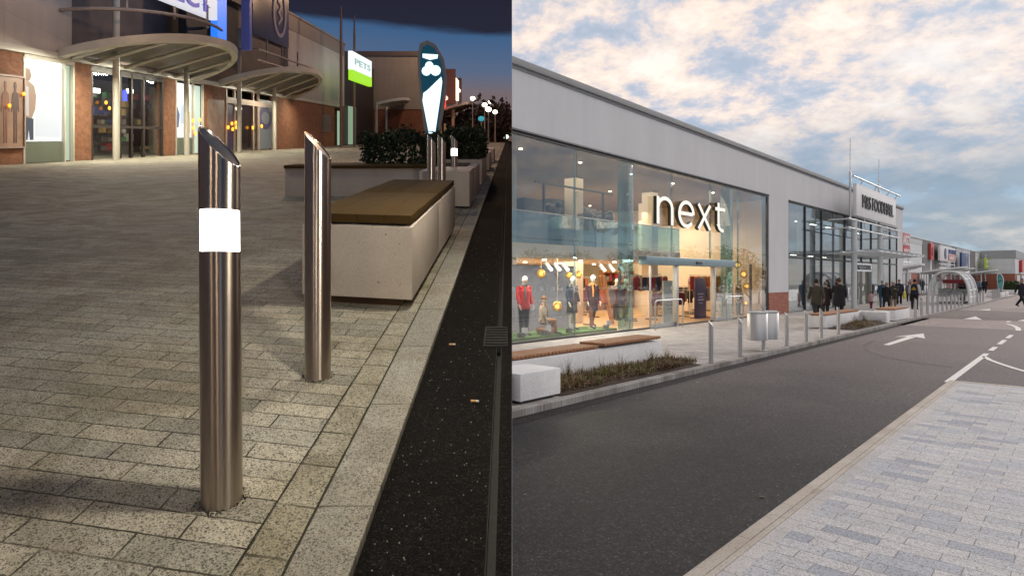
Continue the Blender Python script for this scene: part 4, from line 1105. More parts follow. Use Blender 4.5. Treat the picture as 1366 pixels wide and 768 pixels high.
# ---------------------------------------------------------------- mannequins in the window
def mannequin(px, v, label, H=1.80, face=180, z=.10, **kw):
    u = fu(px, v)
    r = thing('mannequin', label, 'mannequin', 'R', (u, v, z), 'mannequins in the shop window')
    T, J, s = figure(r, (u, v, z), H, math.radians(face), skin=PALE, bald=kw.pop('bald', True), **kw)
    mb = MB(); mb.tube([(u, v, z), (u, v, z+.012)], .18, 20); mb.build('stand_plate', M['steel_day'], r)
    return r, T, J, s
mannequin(699, 12.75, 'standing mannequin in a bright red jacket and dark jeans', face=170, coat=(.55, .025, .03), trousers=(.03, .04, .06), shoes=(.08, .05, .04), hem=.78, scarf=(.12, .12, .13))
mannequin(724, 12.6, 'seated mannequin in a striped knit, brown skirt and fur hat', H=1.55, face=230, coat=(.50, .44, .36), trousers=(.30, .14, .05), sit=True, hem=.4, hat=(.20, .10, .05), scarf=(.34, .16, .06))
mannequin(763, 12.9, 'mannequin in a navy hooded coat and black skirt with bare legs', face=175, coat=(.02, .032, .055), trousers=(.014, .014, .018), skirt=True, hem=.86, scarf=(.16, .15, .13))
mannequin(790, 12.75, 'mannequin in a dark plum coat with an orange scarf and rust trousers', face=160, stride=.3, coat=(.06, .022, .03), trousers=(.20, .065, .03), hem=.60, scarf=(.62, .28, .08), hat=(.6, .57, .5))
mannequin(822, 15.2, 'mannequin in a grey patterned sweater behind the leaning ladder', z=.013, face=170, coat=(.26, .24, .22), trousers=(.03, .03, .04), hem=.82)
mannequin(834, 15.0, 'mannequin in a cream knit and tan trousers deeper in the shop', z=.013, face=180, coat=(.58, .48, .34), trousers=(.26, .18, .09), hem=.86)
mannequin(968, 12.9, 'mannequin in dark clothes by the far end window with gold lamps', z=.013, face=170, coat=(.05, .045, .04), trousers=(.12, .07, .03), hem=.66, scarf=(.5, .3, .1))
mannequin(985, 12.8, 'mannequin in a golden brown coat standing in the far end window', z=.013, face=180, coat=(.34, .17, .05), trousers=(.05, .04, .03), hem=.6, scarf=(.6, .42, .12))
# window props
BULB = emat('gold_lamp', (1.0, .55, .12), 3.0)
def pendant(px, v, z, r, label, ztop=2.5):
    u = fu(px, v)
    t = thing('pendant_lamp', label, 'lamp', 'R', (u, v, z), 'gold pendant lamps in the window')
    mb = MB(); mb.tube([(u, v, z+r), (u, v, ztop)], .008, 6); mb.build('cord', mat('cord', (.5, .42, .3), .6), t)
    mb = MB()
    for q in range(8):
        an = q*PI/8
        mb.tube([(u+r*math.cos(b)*math.cos(an), v+r*math.cos(b)*math.sin(an), z+r*math.sin(b)*1.1) for b in [2*PI*w/14 for w in range(15)]], .010, 5)
    mb.build('lamp_cage', mat('gold_wire', (.55, .33, .08), .3, .8), t)
    mb = MB(); mb.ball((u, v, z), r*.55); mb.build('bulb', BULB, t)
pendant(743.5, 12.9, .92, .15, 'gold wire pendant lamp hung low beside the navy mannequin', 2.5)
pendant(722, 13.2, 2.0, .13, 'gold wire pendant lamp above the seated mannequin')
pendant(759, 13.3, 1.95, .11, 'small gold pendant lamp above and left of the navy mannequin')
pendant(772, 13.3, 1.98, .12, 'gold pendant lamp right of the navy mannequin, near the pane joint')
pendant(984, 12.6, 2.5, .16, 'highest gold pendant lamp in the far end window', 5.9)
pendant(992, 12.5, 2.05, .18, 'large gold pendant lamp in the middle of the far end window', 5.9)
pendant(996, 12.5, 1.45, .16, 'lower gold pendant lamp at the right of the far end window', 5.9)
pendant(995, 12.45, .62, .13, 'lowest gold lamp near the floor of the far end window', 2.4)
u, v = fu(727, 12.55), 12.55
mb = MB(); mb.loft([(u, v, .10, .24, .24), (u, v, .13, .27, .27), (u, v, .26, .28, .28), (u, v, .30, .25, .25)], 20); sto = mb
one(sto, 'log_stool', M['timber'], 'low round log stool under the seated mannequin', 'stool', 'R', (u, v, .1))
for px, lab in ((694, 'white price card on a black stand at the feet of the red jacket mannequin'), (725.5, 'white price card on the turf before the seated mannequin'), (757, 'white price card on the turf before the navy mannequin'), (806, 'white price card on the turf past the plum coat mannequin')):
    u = fu(px+6, 12.28); v = 12.28
    t = thing('price_card', lab, 'card', 'R', (u, v, .1), 'price cards on the turf')
    mb = MB(); mb.box(u-.13, u+.13, v-.01, v+.01, .20, .38); mb.build('card', mat('card_white', (.75, .75, .75), .5, 0, .04), t)
    mb = MB(); mb.box(u-.26, u-.06, v-.06, v+.06, .10, .24, bev=.01); mb.build('lamp_block', M['dark_metal'], t)
u0, u1, v = fu(806, 14.0), fu(818, 14.0), 14.0
t = thing('ladder', 'wooden ladder leaning in the window display', 'ladder', 'R', (u0, v, 0))
mb = MB(); mb.tube([(u0, v, 1.95), (u1, v, .03)], .06, 6); mb.tube([(u0+.25, v+.35, 1.95), (u1+.4, v+.35, .03)], .06, 6); mb.build('rails', M['timber'], t)
mb = MB()
for q in range(1, 6): w = q/6; mb.tube([(u0+(u1-u0)*w, v, 1.95-1.92*w), (u0+.25+(u1+.15-u0)*w, v+.35, 1.95-1.92*w)], .03, 6)
mb.build('rungs', M['timber'], t)
# clothes rails and garments deeper in the shop
GAR = {'red': (.34, .02, .03), 'dark red': (.16, .012, .025), 'orange': (.62, .16, .05), 'cream': (.5, .42, .32), 'black': (.02, .02, .024), 'navy': (.02, .03, .07), 'grey': (.2, .2, .21), 'mustard': (.45, .25, .04)}
def garment(u, v, ztop, ln, col, where, along='u'):
    c = GAR[col]
    mb = MB(); w = .23
    prof = [(-w, -.05), (-w*.35, 0), (w*.35, 0), (w, -.05), (w*1.25, -.42), (w*1.0, -.44), (w*.86, -.2), (w*.95, -ln), (-w*.95, -ln), (-w*.86, -.2), (-w*1.0, -.44), (-w*1.25, -.42)]
    f0 = (lambda p: (u+p[0], v-.03, ztop+p[1])) if along == 'u' else (lambda p: (u-.03, v+p[0], ztop+p[1]))
    f1 = (lambda p: (u+p[0], v+.03, ztop+p[1])) if along == 'u' else (lambda p: (u+.03, v+p[0], ztop+p[1]))
    mb.prism(prof, f0, f1)
    one(mb, 'garment', cloth(c), '%s top hanging on the %s' % (col, where), 'garment', 'R', (u, v, ztop), '%s tops on the %s' % (col, where))
def rail(ua, ub_, v, z, where, cols, n, label, ln=.62):
    t = thing('clothes_rail', label, 'clothes rail', 'R', ((ua+ub_)/2, v, 0))
    mb = MB(); mb.tube([(ua, v, 0.013), (ua, v, z), (ub_, v, z), (ub_, v, .013)], .025, 8); mb.build('frame', M['galv'], t)
    mb = MB()
    for u in (ua, ub_): mb.tube([(u, v-.3, .04), (u, v+.3, .04)], .03, 8)
    mb.build('feet', M['dark_metal'], t)
    for k in range(n):
        garment(ua+.25+(ub_-ua-.5)*k/(n-1), v+random.uniform(-.05, .05), z-.05, ln*random.uniform(.85, 1.1), cols[k % len(cols)], where, 'u')
rail(21.6, 24.0, 17.0, 1.35, 'low rail left of the shop door', ['dark red', 'red', 'dark red'], 5, 'low clothes rail of red knitwear left of the shop door')
rail(21.8, 25.2, 18.6, 2.1, 'high rail behind the red knitwear', ['orange', 'grey', 'red', 'cream', 'red'], 7, 'high clothes rail behind the red knitwear rail')
rail(27.3, 31.2, 17.2, 2.0, 'rail seen through the open door', ['red', 'dark red', 'navy', 'black', 'orange', 'red'], 8, 'clothes rail seen through the open shop door')
rail(27.2, 30.6, 15.4, 1.25, 'low rail inside the door', ['grey', 'black', 'cream', 'navy'], 6, 'low clothes rail just inside the open door')
rail(18.4, 21.2, 16.6, 1.9, 'rail behind the cream knit mannequin', ['orange', 'mustard', 'cream', 'grey', 'black'], 7, 'clothes rail behind the cream knit mannequin')
rail(19.9, 22.9, 14.3, 1.45, 'front rail between the glass fin and the door', ['dark red', 'red', 'orange', 'dark red', 'grey', 'red'], 9, 'front clothes rail between the glass fin and the shop door')
rail(24.0, 27.0, 19.5, 1.9, 'back rail behind the door', ['navy', 'red', 'black', 'orange', 'dark red'], 9, 'back clothes rail deep behind the shop door')
rail(28.6, 31.8, 13.9, 1.4, 'rail right of the shop door', ['black', 'grey', 'cream', 'dark red', 'mustard'], 8, 'clothes rail right of the shop door')
for (u0, u1, v, lab) in ((20.0, 24.5, 22.0, 'stocked display shelving at the rear, left of the door line'), (25.0, 29.5, 23.0, 'stocked display shelving at the rear, behind the open door'), (29.9, 33.2, 20.5, 'stocked display shelving near the party wall')):
    t = thing('display_shelving', lab, 'shelving', 'R', (u0, v, 0), 'shop display shelving')
    mb = MB(); mb.box(u0, u1, v+.3, v+.36, .013, 2.3); mb.box(u0, u0+.05, v, v+.3, .013, 2.3); mb.box(u1-.05, u1, v, v+.3, .013, 2.3)
    for q in range(5): mb.box(u0+.051, u1-.051, v, v+.299, .25+.48*q, .28+.48*q)
    mb.build('shelf_frame', M['timber'], t)
    mb = MB()
    for q in range(4):
        x = u0+.12
        while x < u1-.4:
            w = random.uniform(.18, .36); mb.box(x, x+w, v+.02, v+.27, .285+.48*q, .285+.48*q+random.uniform(.14, .38), mi=random.randrange(6), bev=.012); x += w+random.uniform(.02, .1)
    mb.build('stacked_clothes', [cloth(GAR[c]) for c in ('red', 'dark red', 'cream', 'navy', 'grey', 'orange')], t)
rail(24.0, 26.8, 15.0, 1.95, 'tall rail in line with the fixed door leaf', ['orange', 'dark red', 'cream', 'red', 'navy'], 11, 'tall clothes rail in line with the fixed door leaf')
rail(24.4, 27.4, 14.2, 1.2, 'knee high rail in line with the fixed door leaf', ['dark red', 'red', 'dark red', 'grey'], 11, 'knee high clothes rail in front of the tall rail', .55)
rail(28.6, 33.0, 18.6, 2.1, 'long rail across the party wall', ['red', 'orange', 'black', 'navy', 'red', 'cream'], 15, 'long clothes rail running up to the party wall')
rail(29.6, 33.1, 16.4, 1.4, 'waist high rail near the party wall', ['black', 'navy', 'dark red', 'grey'], 12, 'waist high clothes rail near the party wall')
rail(29.4, 32.9, 14.9, 2.0, 'double height rail near the party wall', ['red', 'mustard', 'orange', 'black', 'cream'], 12, 'double height clothes rail in front of the party wall')
rail(31.0, 33.2, 15.8, 1.8, 'rail by the far party wall', ['mustard', 'black', 'grey', 'cream'], 5, 'clothes rail beside the far party wall')
# floor standing panels by the entrance
for (px, v, w, z1, col, lab, tx) in ((892, 12.6, .95, 1.75, (.42, .46, .45), 'pale grey free standing notice panel left of the door', (.14, .15, .16)), (934, 13.2, 1.1, 1.85, (.06, .03, .09), 'dark purple free standing notice panel inside the door', (.4, .38, .45))):
    u = fu(px, v)
    t = thing('notice_panel', lab, 'panel', 'R', (u, v, 0))
    mb = MB(); mb.box(u-w/2, u+w/2, v-.03, v+.03, .05, z1, bev=.01); mb.box(u-w/2-.05, u+w/2+.05, v-.2, v+.2, .013, .049); mb.build('panel', mat('panel_face', col, .4, 0, .08), t)
    mb = MB()
    for q, (a, h) in enumerate(((.3, .05), (.22, .05), (.3, .07), (.18, .04))): mb.box(u-a, u+a, v-.036, v-.031, z1-.75-q*.14, z1-.75-q*.14+h)
    mb.build('printed_lines', mat('print', tx, .5), t)

# ---------------------------------------------------------------- trolley shelter
ts = thing('trolley_shelter', 'arched clear roofed trolley shelter with steel hoops on the pavement', 'shelter', 'R', (56, 7.35, 0))
HOOPW, HOOPH = 1.22, 2.28
def hp(u, k, n=20, s=1.0):
    an = PI*k/n; x = math.cos(an); z = math.sin(an)
    return (u, 7.38+HOOPW*s*math.copysign(abs(x)**.75, x), .05+HOOPH*s*abs(z)**.75)
uh = [54.0, 56.1, 58.2]
for u in uh:
    mb = MB(); mb.tube([hp(u, k) for k in range(21)], .075 if u in (uh[0], uh[-1]) else .04, 8); mb.build('hoop', M['white_metal'], ts)
mb = MB()
for k in range(1, 20): 
    A, B = hp(uh[0], k, s=.985), hp(uh[0], k+1, s=.985)
    if k < 20: mb.face([A, B, (uh[-1], B[1], B[2]), (uh[-1], A[1], A[2])])
mb.build('clear_roof', glass_mat('acrylic', (.82, .85, .87), .9, 1.5, .10, milky=.5), ts)
mb = MB()
for k in (5, 15): mb.tube([hp(uh[0], k), hp(uh[-1], k)], .025, 6)
mb.tube([(54, 6.2, 1.0), (58.2, 6.2, 1.0)], .03, 6); mb.tube([(54, 6.2, .5), (58.2, 6.2, .5)], .03, 6)
mb.build('purlins', M['galv'], ts)
mb = MB(); mb.box(58.1, 58.16, 6.9, 8.3, 1.45, 1.75, bev=.01); mb.build('notice_board', mat('shelter_board_red', (.40, .05, .06), .5), ts)
t0 = thing('shopping_trolley', 'grey wire shopping trolley parked in the shelter row', 'trolley', 'R', (54.6, 6.9, 0), 'shopping trolleys in the shelter')
wire = M['galv']
u, v = 54.6, 6.9
mb = MB()
for z, ex in ((.52, 0), (.66, .03), (.80, .05), (.98, .08)):
    mb.tube([(u-.32-ex, v-.22-ex*.4, z), (u+.42+ex, v-.17-ex*.4, z), (u+.42+ex, v+.17+ex*.4, z), (u-.32-ex, v+.22+ex*.4, z), (u-.32-ex, v-.22-ex*.4, z)], .012, 5)
for q in range(9):
    x = u-.32+.74*q/8
    for sd in (-1, 1): mb.tube([(x, v+sd*(.22-.05*q/8), .52), (x+(.08 if q > 4 else -.06), v+sd*(.255-.05*q/8), .98)], .007, 4)
    mb.tube([(x, v-.2, .52), (x, v+.2, .52)], .007, 4)
mb.build('basket', wire, t0)
mb = MB()
for sd in (-1, 1): mb.tube([(u+.4, v+sd*.2, .12), (u-.42, v+sd*.26, .14), (u-.30, v+sd*.23, .5), (u-.46, v+sd*.25, 1.02)], .016, 6)
mb.build('chassis', wire, t0)
mb = MB(); mb.tube([(u-.47, v-.26, 1.04), (u-.47, v+.26, 1.04)], .022, 8); mb.build('push_handle', mat('handle_green', (.02, .10, .05), .4), t0)
for du, dv in ((.4, .2), (.4, -.2), (-.42, .26), (-.42, -.26)):
    mb = MB(); mb.tube([(u+du, v+dv-.02, .065), (u+du, v+dv+.02, .065)], .065, 12); mb.build('wheel', M['dark_metal'], t0)
for k in range(1, 10):
    dup(t0, 'R', (54.6+.72*(k % 5), 6.9+(k//5)*.85, 0), 'grey wire shopping trolley parked in the shelter row')
# ---------------------------------------------------------------- totem and planters down the street
TEAL = mat('totem_teal', (.012, .16, .17), .35, 0, .06, 2)
def totem(name, label, frame, base, scale, mats, glow=False):
    t = thing(name, label, 'totem sign', frame, base)
    bx, by, bz = base
    out = [(-.155, 0), (-.24, .7), (-.30, 1.3), (-.31, 1.7), (-.25, 1.92), (-.10, 1.98), (.06, 1.90), (.22, 1.62), (.30, 1.25), (.27, .8), (.15, 0)]
    inn = [(-.10, .02), (-.19, .7), (-.245, 1.3), (-.25, 1.66), (-.20, 1.84), (-.09, 1.90), (.04, 1.82), (.17, 1.55), (.235, 1.2), (.20, .8), (.09, .02)]
    # the sign faces back along the street, towards the viewer
    def P(p, d):
        return (bx+p[0]*scale, by-d, bz+p[1]*scale) if frame == 'L' else (bx-d, by-p[0]*scale, bz+p[1]*scale)
    mb = MB(); mb.prism(out, lambda p: P(p, -.14), lambda p: P(p, .0)); mb.build('totem_case', mats[0], t)
    mb = MB(); mb.prism(inn, lambda p: P(p, .001), lambda p: P(p, .012)); mb.build('totem_face', mats[1], t)
    mb = MB()
    polys = [[(-.20, .72), (-.185, .88), (-.10, .94), (.19, 1.22), (.21, 1.12), (.17, .78), (.06, .04), (-.07, .04)]]
    for pl in polys: mb.prism(pl, lambda p: P(p, .013), lambda p: P(p, .020))
    mb.prism([(-.20, 1.70), (.12, 1.68), (.11, 1.60), (-.05, 1.57), (-.20, 1.62)], lambda p: P(p, .013), lambda p: P(p, .020))
    mb.prism([(-.12+.10*math.cos(q*PI/6), 1.34+.10*math.sin(q*PI/6)) for q in range(12)], lambda p: P(p, .013), lambda p: P(p, .018))
    mb.prism([(.07+.11*math.cos(q*PI/6), 1.35+.11*math.sin(q*PI/6)) for q in range(12)], lambda p: P(p, .013), lambda p: P(p, .020))
    mb.prism([(-.06+.09*math.cos(q*PI/6), 1.44+.10*math.sin(q*PI/6)) for q in range(12)], lambda p: P(p, .013), lambda p: P(p, .022))
    mb.build('totem_print', mats[2], t)
    mb = MB(); mb.box(bx-.12, bx+.12, by+.01, by+.12, bz-.5, bz+.02) if frame == 'L' else mb.box(bx+.01, bx+.12, by-.12, by+.12, bz-.5, bz+.02); mb.build('totem_foot', M['grey_metal'], t)
    return t
def stone_planter(u0, u1, v0, v1, label):
    t = thing('planter', label, 'planter', 'R', ((u0+u1)/2, (v0+v1)/2, 0), 'white stone planters down the street')
    mb = MB(); mb.box(u0, u1, v0, v1, 0.02, .5, bev=.015); mb.build('planter_box', M['conc'], t)
    mb = MB(); mb.box(u0+.1, u1-.1, v0+.1, v1-.1, .501, .52); mb.build('planter_soil', M['soil'], t)
stone_planter(74.5, 78, 6.05, 7.2, 'white stone planter just past the far bollard cluster')
stone_planter(79.0, 82, 6.05, 7.0, 'white stone planter carrying the teal totem')
stone_planter(92, 99, 6.05, 7.4, 'white stone planter with the clipped hedge')
totem('totem_sign', 'teal leaf shaped totem sign standing on a white planter down the street', 'R', (79.3, 6.5, .52), .92, (M['white_metal'], TEAL, mat('totem_pale', (.10, .36, .36), .4)))
HEDGE = leaf_mat('hedge_leaf', [(.018, .035, .010), (.04, .07, .018), (.075, .11, .03)], 8)
def hedge(name, label, frame, x0, x1, y0, y1, z0, z1, n, leaf=.05, m=None, cat='hedge'):
    t = thing(name, label, cat, frame, ((x0+x1)/2, (y0+y1)/2, z0))
    mb = MB()
    for k in range(n):
        x, y, z = random.uniform(x0, x1), random.uniform(y0, y1), z0+(z1-z0)*random.random()
        f = random.randrange(3)      # mostly near the skin of the bush
        if random.random() < .7:
            if f == 0: x = random.choice((x0, x1))+random.gauss(0, .04)
            elif f == 1: y = random.choice((y0, y1))+random.gauss(0, .04)
            else: z = z1+random.gauss(0, .05)
        z += .07*math.sin(x*7+y*3)*(z-z0)/(z1-z0)
        a = Vector((random.gauss(0, 1), random.gauss(0, 1), random.gauss(0, 1))).normalized()*leaf*random.uniform(.6, 1.2)
        b = a.cross(Vector((random.gauss(0, 1), random.gauss(0, 1), random.gauss(0, 1)))).normalized()*leaf*.45
        p = Vector((x, y, z)); mb.face([p-a, p+b, p+a, p-b])
    mb.build('foliage', m or HEDGE, t, smooth=0)
    mb = MB()
    for k in range(max(3, int(abs(x1-x0)*abs(y1-y0)))):
        x, y = random.uniform(x0+.1, x1-.1), random.uniform(y0+.1, y1-.1); mb.tube([(x, y, z0-.05), (x+.05, y, (z0+z1)/2), (x, y+.08, z1-.15)], [.02, .015, .006], 5)
    mb.build('stems', M['soil'], t)
    return t
hedge('hedge', 'clipped dark hedge in the white planter right of the teal totem', 'R', 92.3, 98.5, 6.2, 7.3, .5, 1.35, 2200, .11)
# wood beyond the car park, seen in the shop glass
mb = MB()
LEAFW = leaf_mat('wood_leaf', [(.03, .03, .018), (.05, .05, .025), (.08, .075, .04)], 1.0)
for k in range(110):
    w = k/109; X, Y = 70+random.uniform(-4, 10)+12*math.sin(w*3), -70+135*w*.95
    if X < Y*1.0+4: continue
    u, v = X*SU+Y*CU, -X*CU+Y*SU
    hh = random.uniform(4, 7.5)
    mb.tube([(u, v, -.2), (u, v, hh*.6)], [.2, .08], 6, 1)
    for q in range(700):
        d = Vector((random.gauss(0, 1), random.gauss(0, 1), random.gauss(0, 1))).normalized()*random.uniform(.5, 1)
        p = Vector((u+d.x*2.9, v+d.y*2.9, hh*.5+d.z*hh*.5)); a = Vector((random.gauss(0, 1), random.gauss(0, 1), random.gauss(0, 1))).normalized()*.26
        b = a.cross(Vector((random.gauss(0, 1), random.gauss(0, 1), random.gauss(0, 1)))).normalized()*.15; mb.face([p-a, p+b, p+a, p-b], 0)
struct(mb, 'wood_beyond_car_park', [LEAFW, M['soil']], 'R', kind='stuff')
# ================================================================ NIGHT STREET: materials
NP = paver_mat('night_pavers', [(0.36, 0.345, 0.285), (0.44, 0.41, 0.335), (0.55, 0.505, 0.40), (0.40, 0.385, 0.325)], (0.035, 0.032, 0.018), 0.31, 0.096, 0.72, 0.34, (0.44, 0.41, 0.32), 0.0036, wobble=0.008, sscale=300)
NB = paver_mat('night_border', [(0.36, 0.335, 0.26), (0.43, 0.40, 0.315), (0.33, 0.31, 0.245)], (0.06, 0.052, 0.028), 0.2, 0.9, 0.7, 0.36, (0.42, 0.385, 0.25), 0.005, sscale=300)
NK = paver_mat('night_kerb', [(0.34, 0.325, 0.28), (0.40, 0.385, 0.335)], (0.07, 0.06, 0.04), 0.62, 0.9, 0.62, 0.30, (0.48, 0.43, 0.33), 0.004, sscale=330)
NA = asphalt_mat('night_asphalt', (0.0065, 0.0058, 0.0054), 0.9, 0.25, 260, spec=.08)
NC = concrete_mat('night_granite', (0.62, 0.54, 0.46), 0.16, 230)
NW = wood_mat('dark_stained_timber', [(0.062, 0.037, 0.011), (0.076, 0.046, 0.014), (0.088, 0.054, 0.017)], (3, .7, 12), 0.85, .15)
NBR = brick_mat('night_brick', [(0.26, 0.10, 0.05), (0.32, 0.135, 0.07)], (0.26, 0.20, 0.15), 'y')
NCL = clad_mat('night_cladding', (0.45, 0.40, 0.37), 'y', 3.0, 1.6, 0.8)
CREAM = mat('cream_metal', (0.60, 0.57, 0.49), .4, 0, .08, 2)
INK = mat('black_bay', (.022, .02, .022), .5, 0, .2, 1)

def sk(p, a0=-0.5): return p
def skewed(mb, a0):
    for v in mb.bm.verts: v.co.y += -0.2*(v.co.x-a0)
    return mb
UVN = lambda p: (-p.x/0.98, p.y+p.x*0.203)
mb = MB(); mb.face([(-52, -2.5, 0), (-.61, -2.5, 0), (-.61, 128, 0), (-52, 128, 0)])
struct(mb, 'pavement', NP, 'L', uvfn=UVN)
JM = mat('mossy_joint', (.022, .022, .010), .95, 0, .5, 30)
mb = MB()
for (a0, a1) in ((-.6125, -.6075), (-.4995, -.4935)):
    n = 260; vs_ = []
    for k in range(n+1):
        b_ = 1.0+ (k/n)**1.6*40; w_ = random.uniform(-.0012, .0012); vs_.append((mb.bm.verts.new((a0+w_, b_, .0055)), mb.bm.verts.new((a1+random.uniform(-.0014, .0014), b_, .0055))))
    for k in range(n): mb.bm.faces.new((vs_[k][0], vs_[k][1], vs_[k+1][1], vs_[k+1][0]))
struct(mb, 'paving_joint', JM, 'L')
mb = MB(); mb.face([(-.609, -2.5, 0.001), (-.4975, -2.5, 0.001), (-.4975, 128, 0.001), (-.609, 128, 0.001)])
struct(mb, 'pavement_border', NB, 'L', uvfn=lambda p: (p.y+p.x*.2, p.x+.6095))
mb = MB(); mb.box(-.4955, -.35, -2.5, 128, -.12, .004, bev=.006)
struct(mb, 'kerb', NK, 'L', uvfn=lambda p: (p.y, p.x+.55))
mb = MB(); mb.face([(-.36, -2.5, -.022), (-.052, -2.5, -.022), (-.052, 128, -.022), (-.36, 128, -.022)]); mb.face([(-.028, -2.5, -.022), (.9, -2.5, -.022), (.9, 128, -.022), (-.028, 128, -.022)])
struct(mb, 'road', NA, 'L', uvfn=UVX)
mb = MB(); mb.box(-.050, -.030, -2.5, 60, -.16, -.06); mb.box(-.0525, -.050, -2.5, 60, -.16, -.021); mb.box(-.030, -.0275, -2.5, 60, -.16, -.021)
BLK = mat('black_iron', (.006, .006, .006), .8, 0, .3, 20)
one(mb, 'drain_channel', BLK, 'black slotted drain channel running along the dark night road', 'drain', 'L', (-.04, 1.5, -.06))
mb = MB()
b0_ = 2.93
mb.box(-.115, -.0, b0_, b0_+.30, -.05, -.016)
for k in range(7): mb.box(-.108, -.004, b0_+.02+k*.04, b0_+.035+k*.04, -.0159, -.010, bev=.002)
one(mb, 'drain_grate', BLK, 'black iron gully grate set into the dark night road', 'drain grate', 'L', (-.06, 3.0, -.05))
for (px, py, an, lab) in ((633, 536, .1, 'orange cigarette end lying on the night road near the drain'), (603, 460, -.2, 'small cigarette end lying on the night road near the kerb')):
    Y = F*.99/(py-182); a = Y*(px-683)/F-KD*Y
    mb = MB(); mb.tube([(a-.014, Y+an*.01, -.016), (a+.006, Y, -.016)], .0045, 8, 0); mb.tube([(a+.006, Y, -.016), (a+.016, Y-.002, -.016)], .0043, 8, 1)
    one(mb, 'cigarette_end', [mat('filter_tan', (.55, .32, .12), .8), mat('paper_white', (.7, .68, .62), .8)], lab, 'litter', 'L', (a, Y, -.02))
# fallen grit and leaf scraps on the road and in the joints
mb = MB()
for k in range(260):
    a = random.uniform(-.34, -.06); b = 1.3+random.random()**2*5; s = random.uniform(.0008, .0022)
    mb.ball((a, b, -.021), s, 0, 5, 4)
struct(mb, 'grit', mat('grit', (.35, .31, .25), .9), 'L', kind='stuff')

# ---------------------------------------------------------------- near bollards
RINGL = emat('white_light_ring', (1.0, 0.97, 0.93), 7.0)
NBG = 'night bollards'
def night_bollard(a, b, label, lit, h=1.0, lean=0.0):
    t = thing('bollard', label, 'bollard', 'L', (a, b, 0), NBG)
    # plumb post: undo the slope inside the post by a flat footing frame
    INFO[t.name] = ('P', Vector((a, b, 0)), 0.0)
    bollard_mesh_parts(t, (a, b, 0), .0515, h, math.radians(-9), .112, M['steel'], mat('dark_cap', (.02, .022, .03), .25, .6), (.662, .772) if lit else None, RINGL)
    mb = MB()
    for k in range(130):
        an = random.uniform(0, 2*PI); r = random.uniform(.05, .068); x, y = r*math.cos(an), r*math.sin(an)
        mb.ball((a+x, b+y, SL*y+.002), random.uniform(.0012, .0032), random.randrange(2), 5, 4)
    mb.build('grit_ring', [mat('grit_dark', (.07, .06, .04), .9), mat('grit_pale', (.32, .28, .2), .9)], t)
    t.rotation_euler = (0, lean, 0)
    return t
night_bollard(-.762, 1.66, 'nearest steel bollard with a glowing white light ring on the night pavement', True, 1.0, math.radians(-.4))
night_bollard(-.767, 2.516, 'plain steel bollard with a slanted top standing beside the timber topped night bench', False, .99)
night_bollard(-.95, 7.75, 'far plain steel bollard below the glowing leaf shaped totem, left of its pair', False)
night_bollard(-.825, 7.8, 'far plain steel bollard below the glowing leaf shaped totem, right of its pair', False)
night_bollard(-.835, 9.75, 'far steel bollard with a glowing white ring behind the second stone bench', True)

# ---------------------------------------------------------------- night bench, blocks, planters
nb = thing('bench', 'pale stone night bench with a dark brown timber top behind the plain steel bollard', 'bench', 'L', (-.85, 4.9, 0))
mb = MB(); mb.box(-1.192, -.532, 3.476, 4.86, .055, .463, bev=.008); mb.box(-1.192, -.532, 4.868, 6.31, .055, .463, bev=.008); skewed(mb, -.532).build('stone_base', NC, nb)
mb = MB(); mb.box(-1.13, -.60, 3.55, 6.25, 0, .054); skewed(mb, -.532).build('recessed_foot', mat('foot_brown', (.16, .10, .06), .7), nb)
mb = MB()
for k in range(4):
    a0 = -1.18+.16*k
    mb.box(a0, a0+.1585, 3.49, 4.858, .478, .526, bev=.002); mb.box(a0, a0+.1585, 4.864, 6.30, .478, .526, bev=.002)
tt = skewed(mb, -.532).build('timber_top', NW, nb)
mb = MB(); mb.box(-1.15, -.57, 3.52, 6.27, .464, .4775); skewed(mb, -.532).build('top_bearer', M['dark_metal'], tt)
t = thing('stone_bench', 'second pale stone bench block beyond the night bench, in front of the glowing ring bollard', 'bench', 'L', (-.85, 9, 0))
mb = MB(); mb.box(-1.2, -.51, 8.33, 9.55, .03, .5, bev=.008); skewed(mb, -.51).build('stone_base', NC, t)
mb = MB(); mb.box(-1.14, -.56, 8.4, 9.5, 0, .029); skewed(mb, -.51).build('recessed_foot', M['dark_metal'], t)
t = thing('planter', 'long low pale planter wall with dark timber cap crossing behind the night bench', 'planter', 'L', (-1.8, 10.8, 0))
mb = MB(); mb.box(-3.6, -.535, 10.05, 11.9, 0, .455, bev=.008); mb.build('planter_wall', NC, t)
mb = MB(); mb.box(-3.6, -1.2, 10.0, 10.6, .457, .505, bev=.005); mb.build('timber_cap', NW, t)
mb = MB(); mb.box(-3.4, -.7, 10.65, 11.8, .456, .47); mb.build('planter_soil', M['soil'], t)
t = thing('planter', 'pale stone planter under the darker hedge beside the night road', 'planter', 'L', (-.95, 14, 0))
mb = MB(); mb.box(-1.9, -.52, 12.6, 15.6, 0, .5, bev=.008); mb.build('planter_wall', NC, t)
mb = MB(); mb.box(-1.8, -.62, 12.7, 15.5, .501, .515); mb.build('planter_soil', M['soil'], t)
NH = leaf_mat('night_hedge_leaf', [(.010, .021, .007), (.022, .038, .012), (.04, .06, .02)], 9)
hedge('hedge', 'low dark hedge left of the glowing totem behind the long planter wall', 'L', -2.5, -1.25, 10.75, 11.75, .47, .98, 3600, .045, NH)
hedge('hedge', 'dark hedge in the planter right of the glowing totem by the road', 'L', -1.35, -.56, 12.75, 15.4, .5, 1.06, 4200, .05, NH)
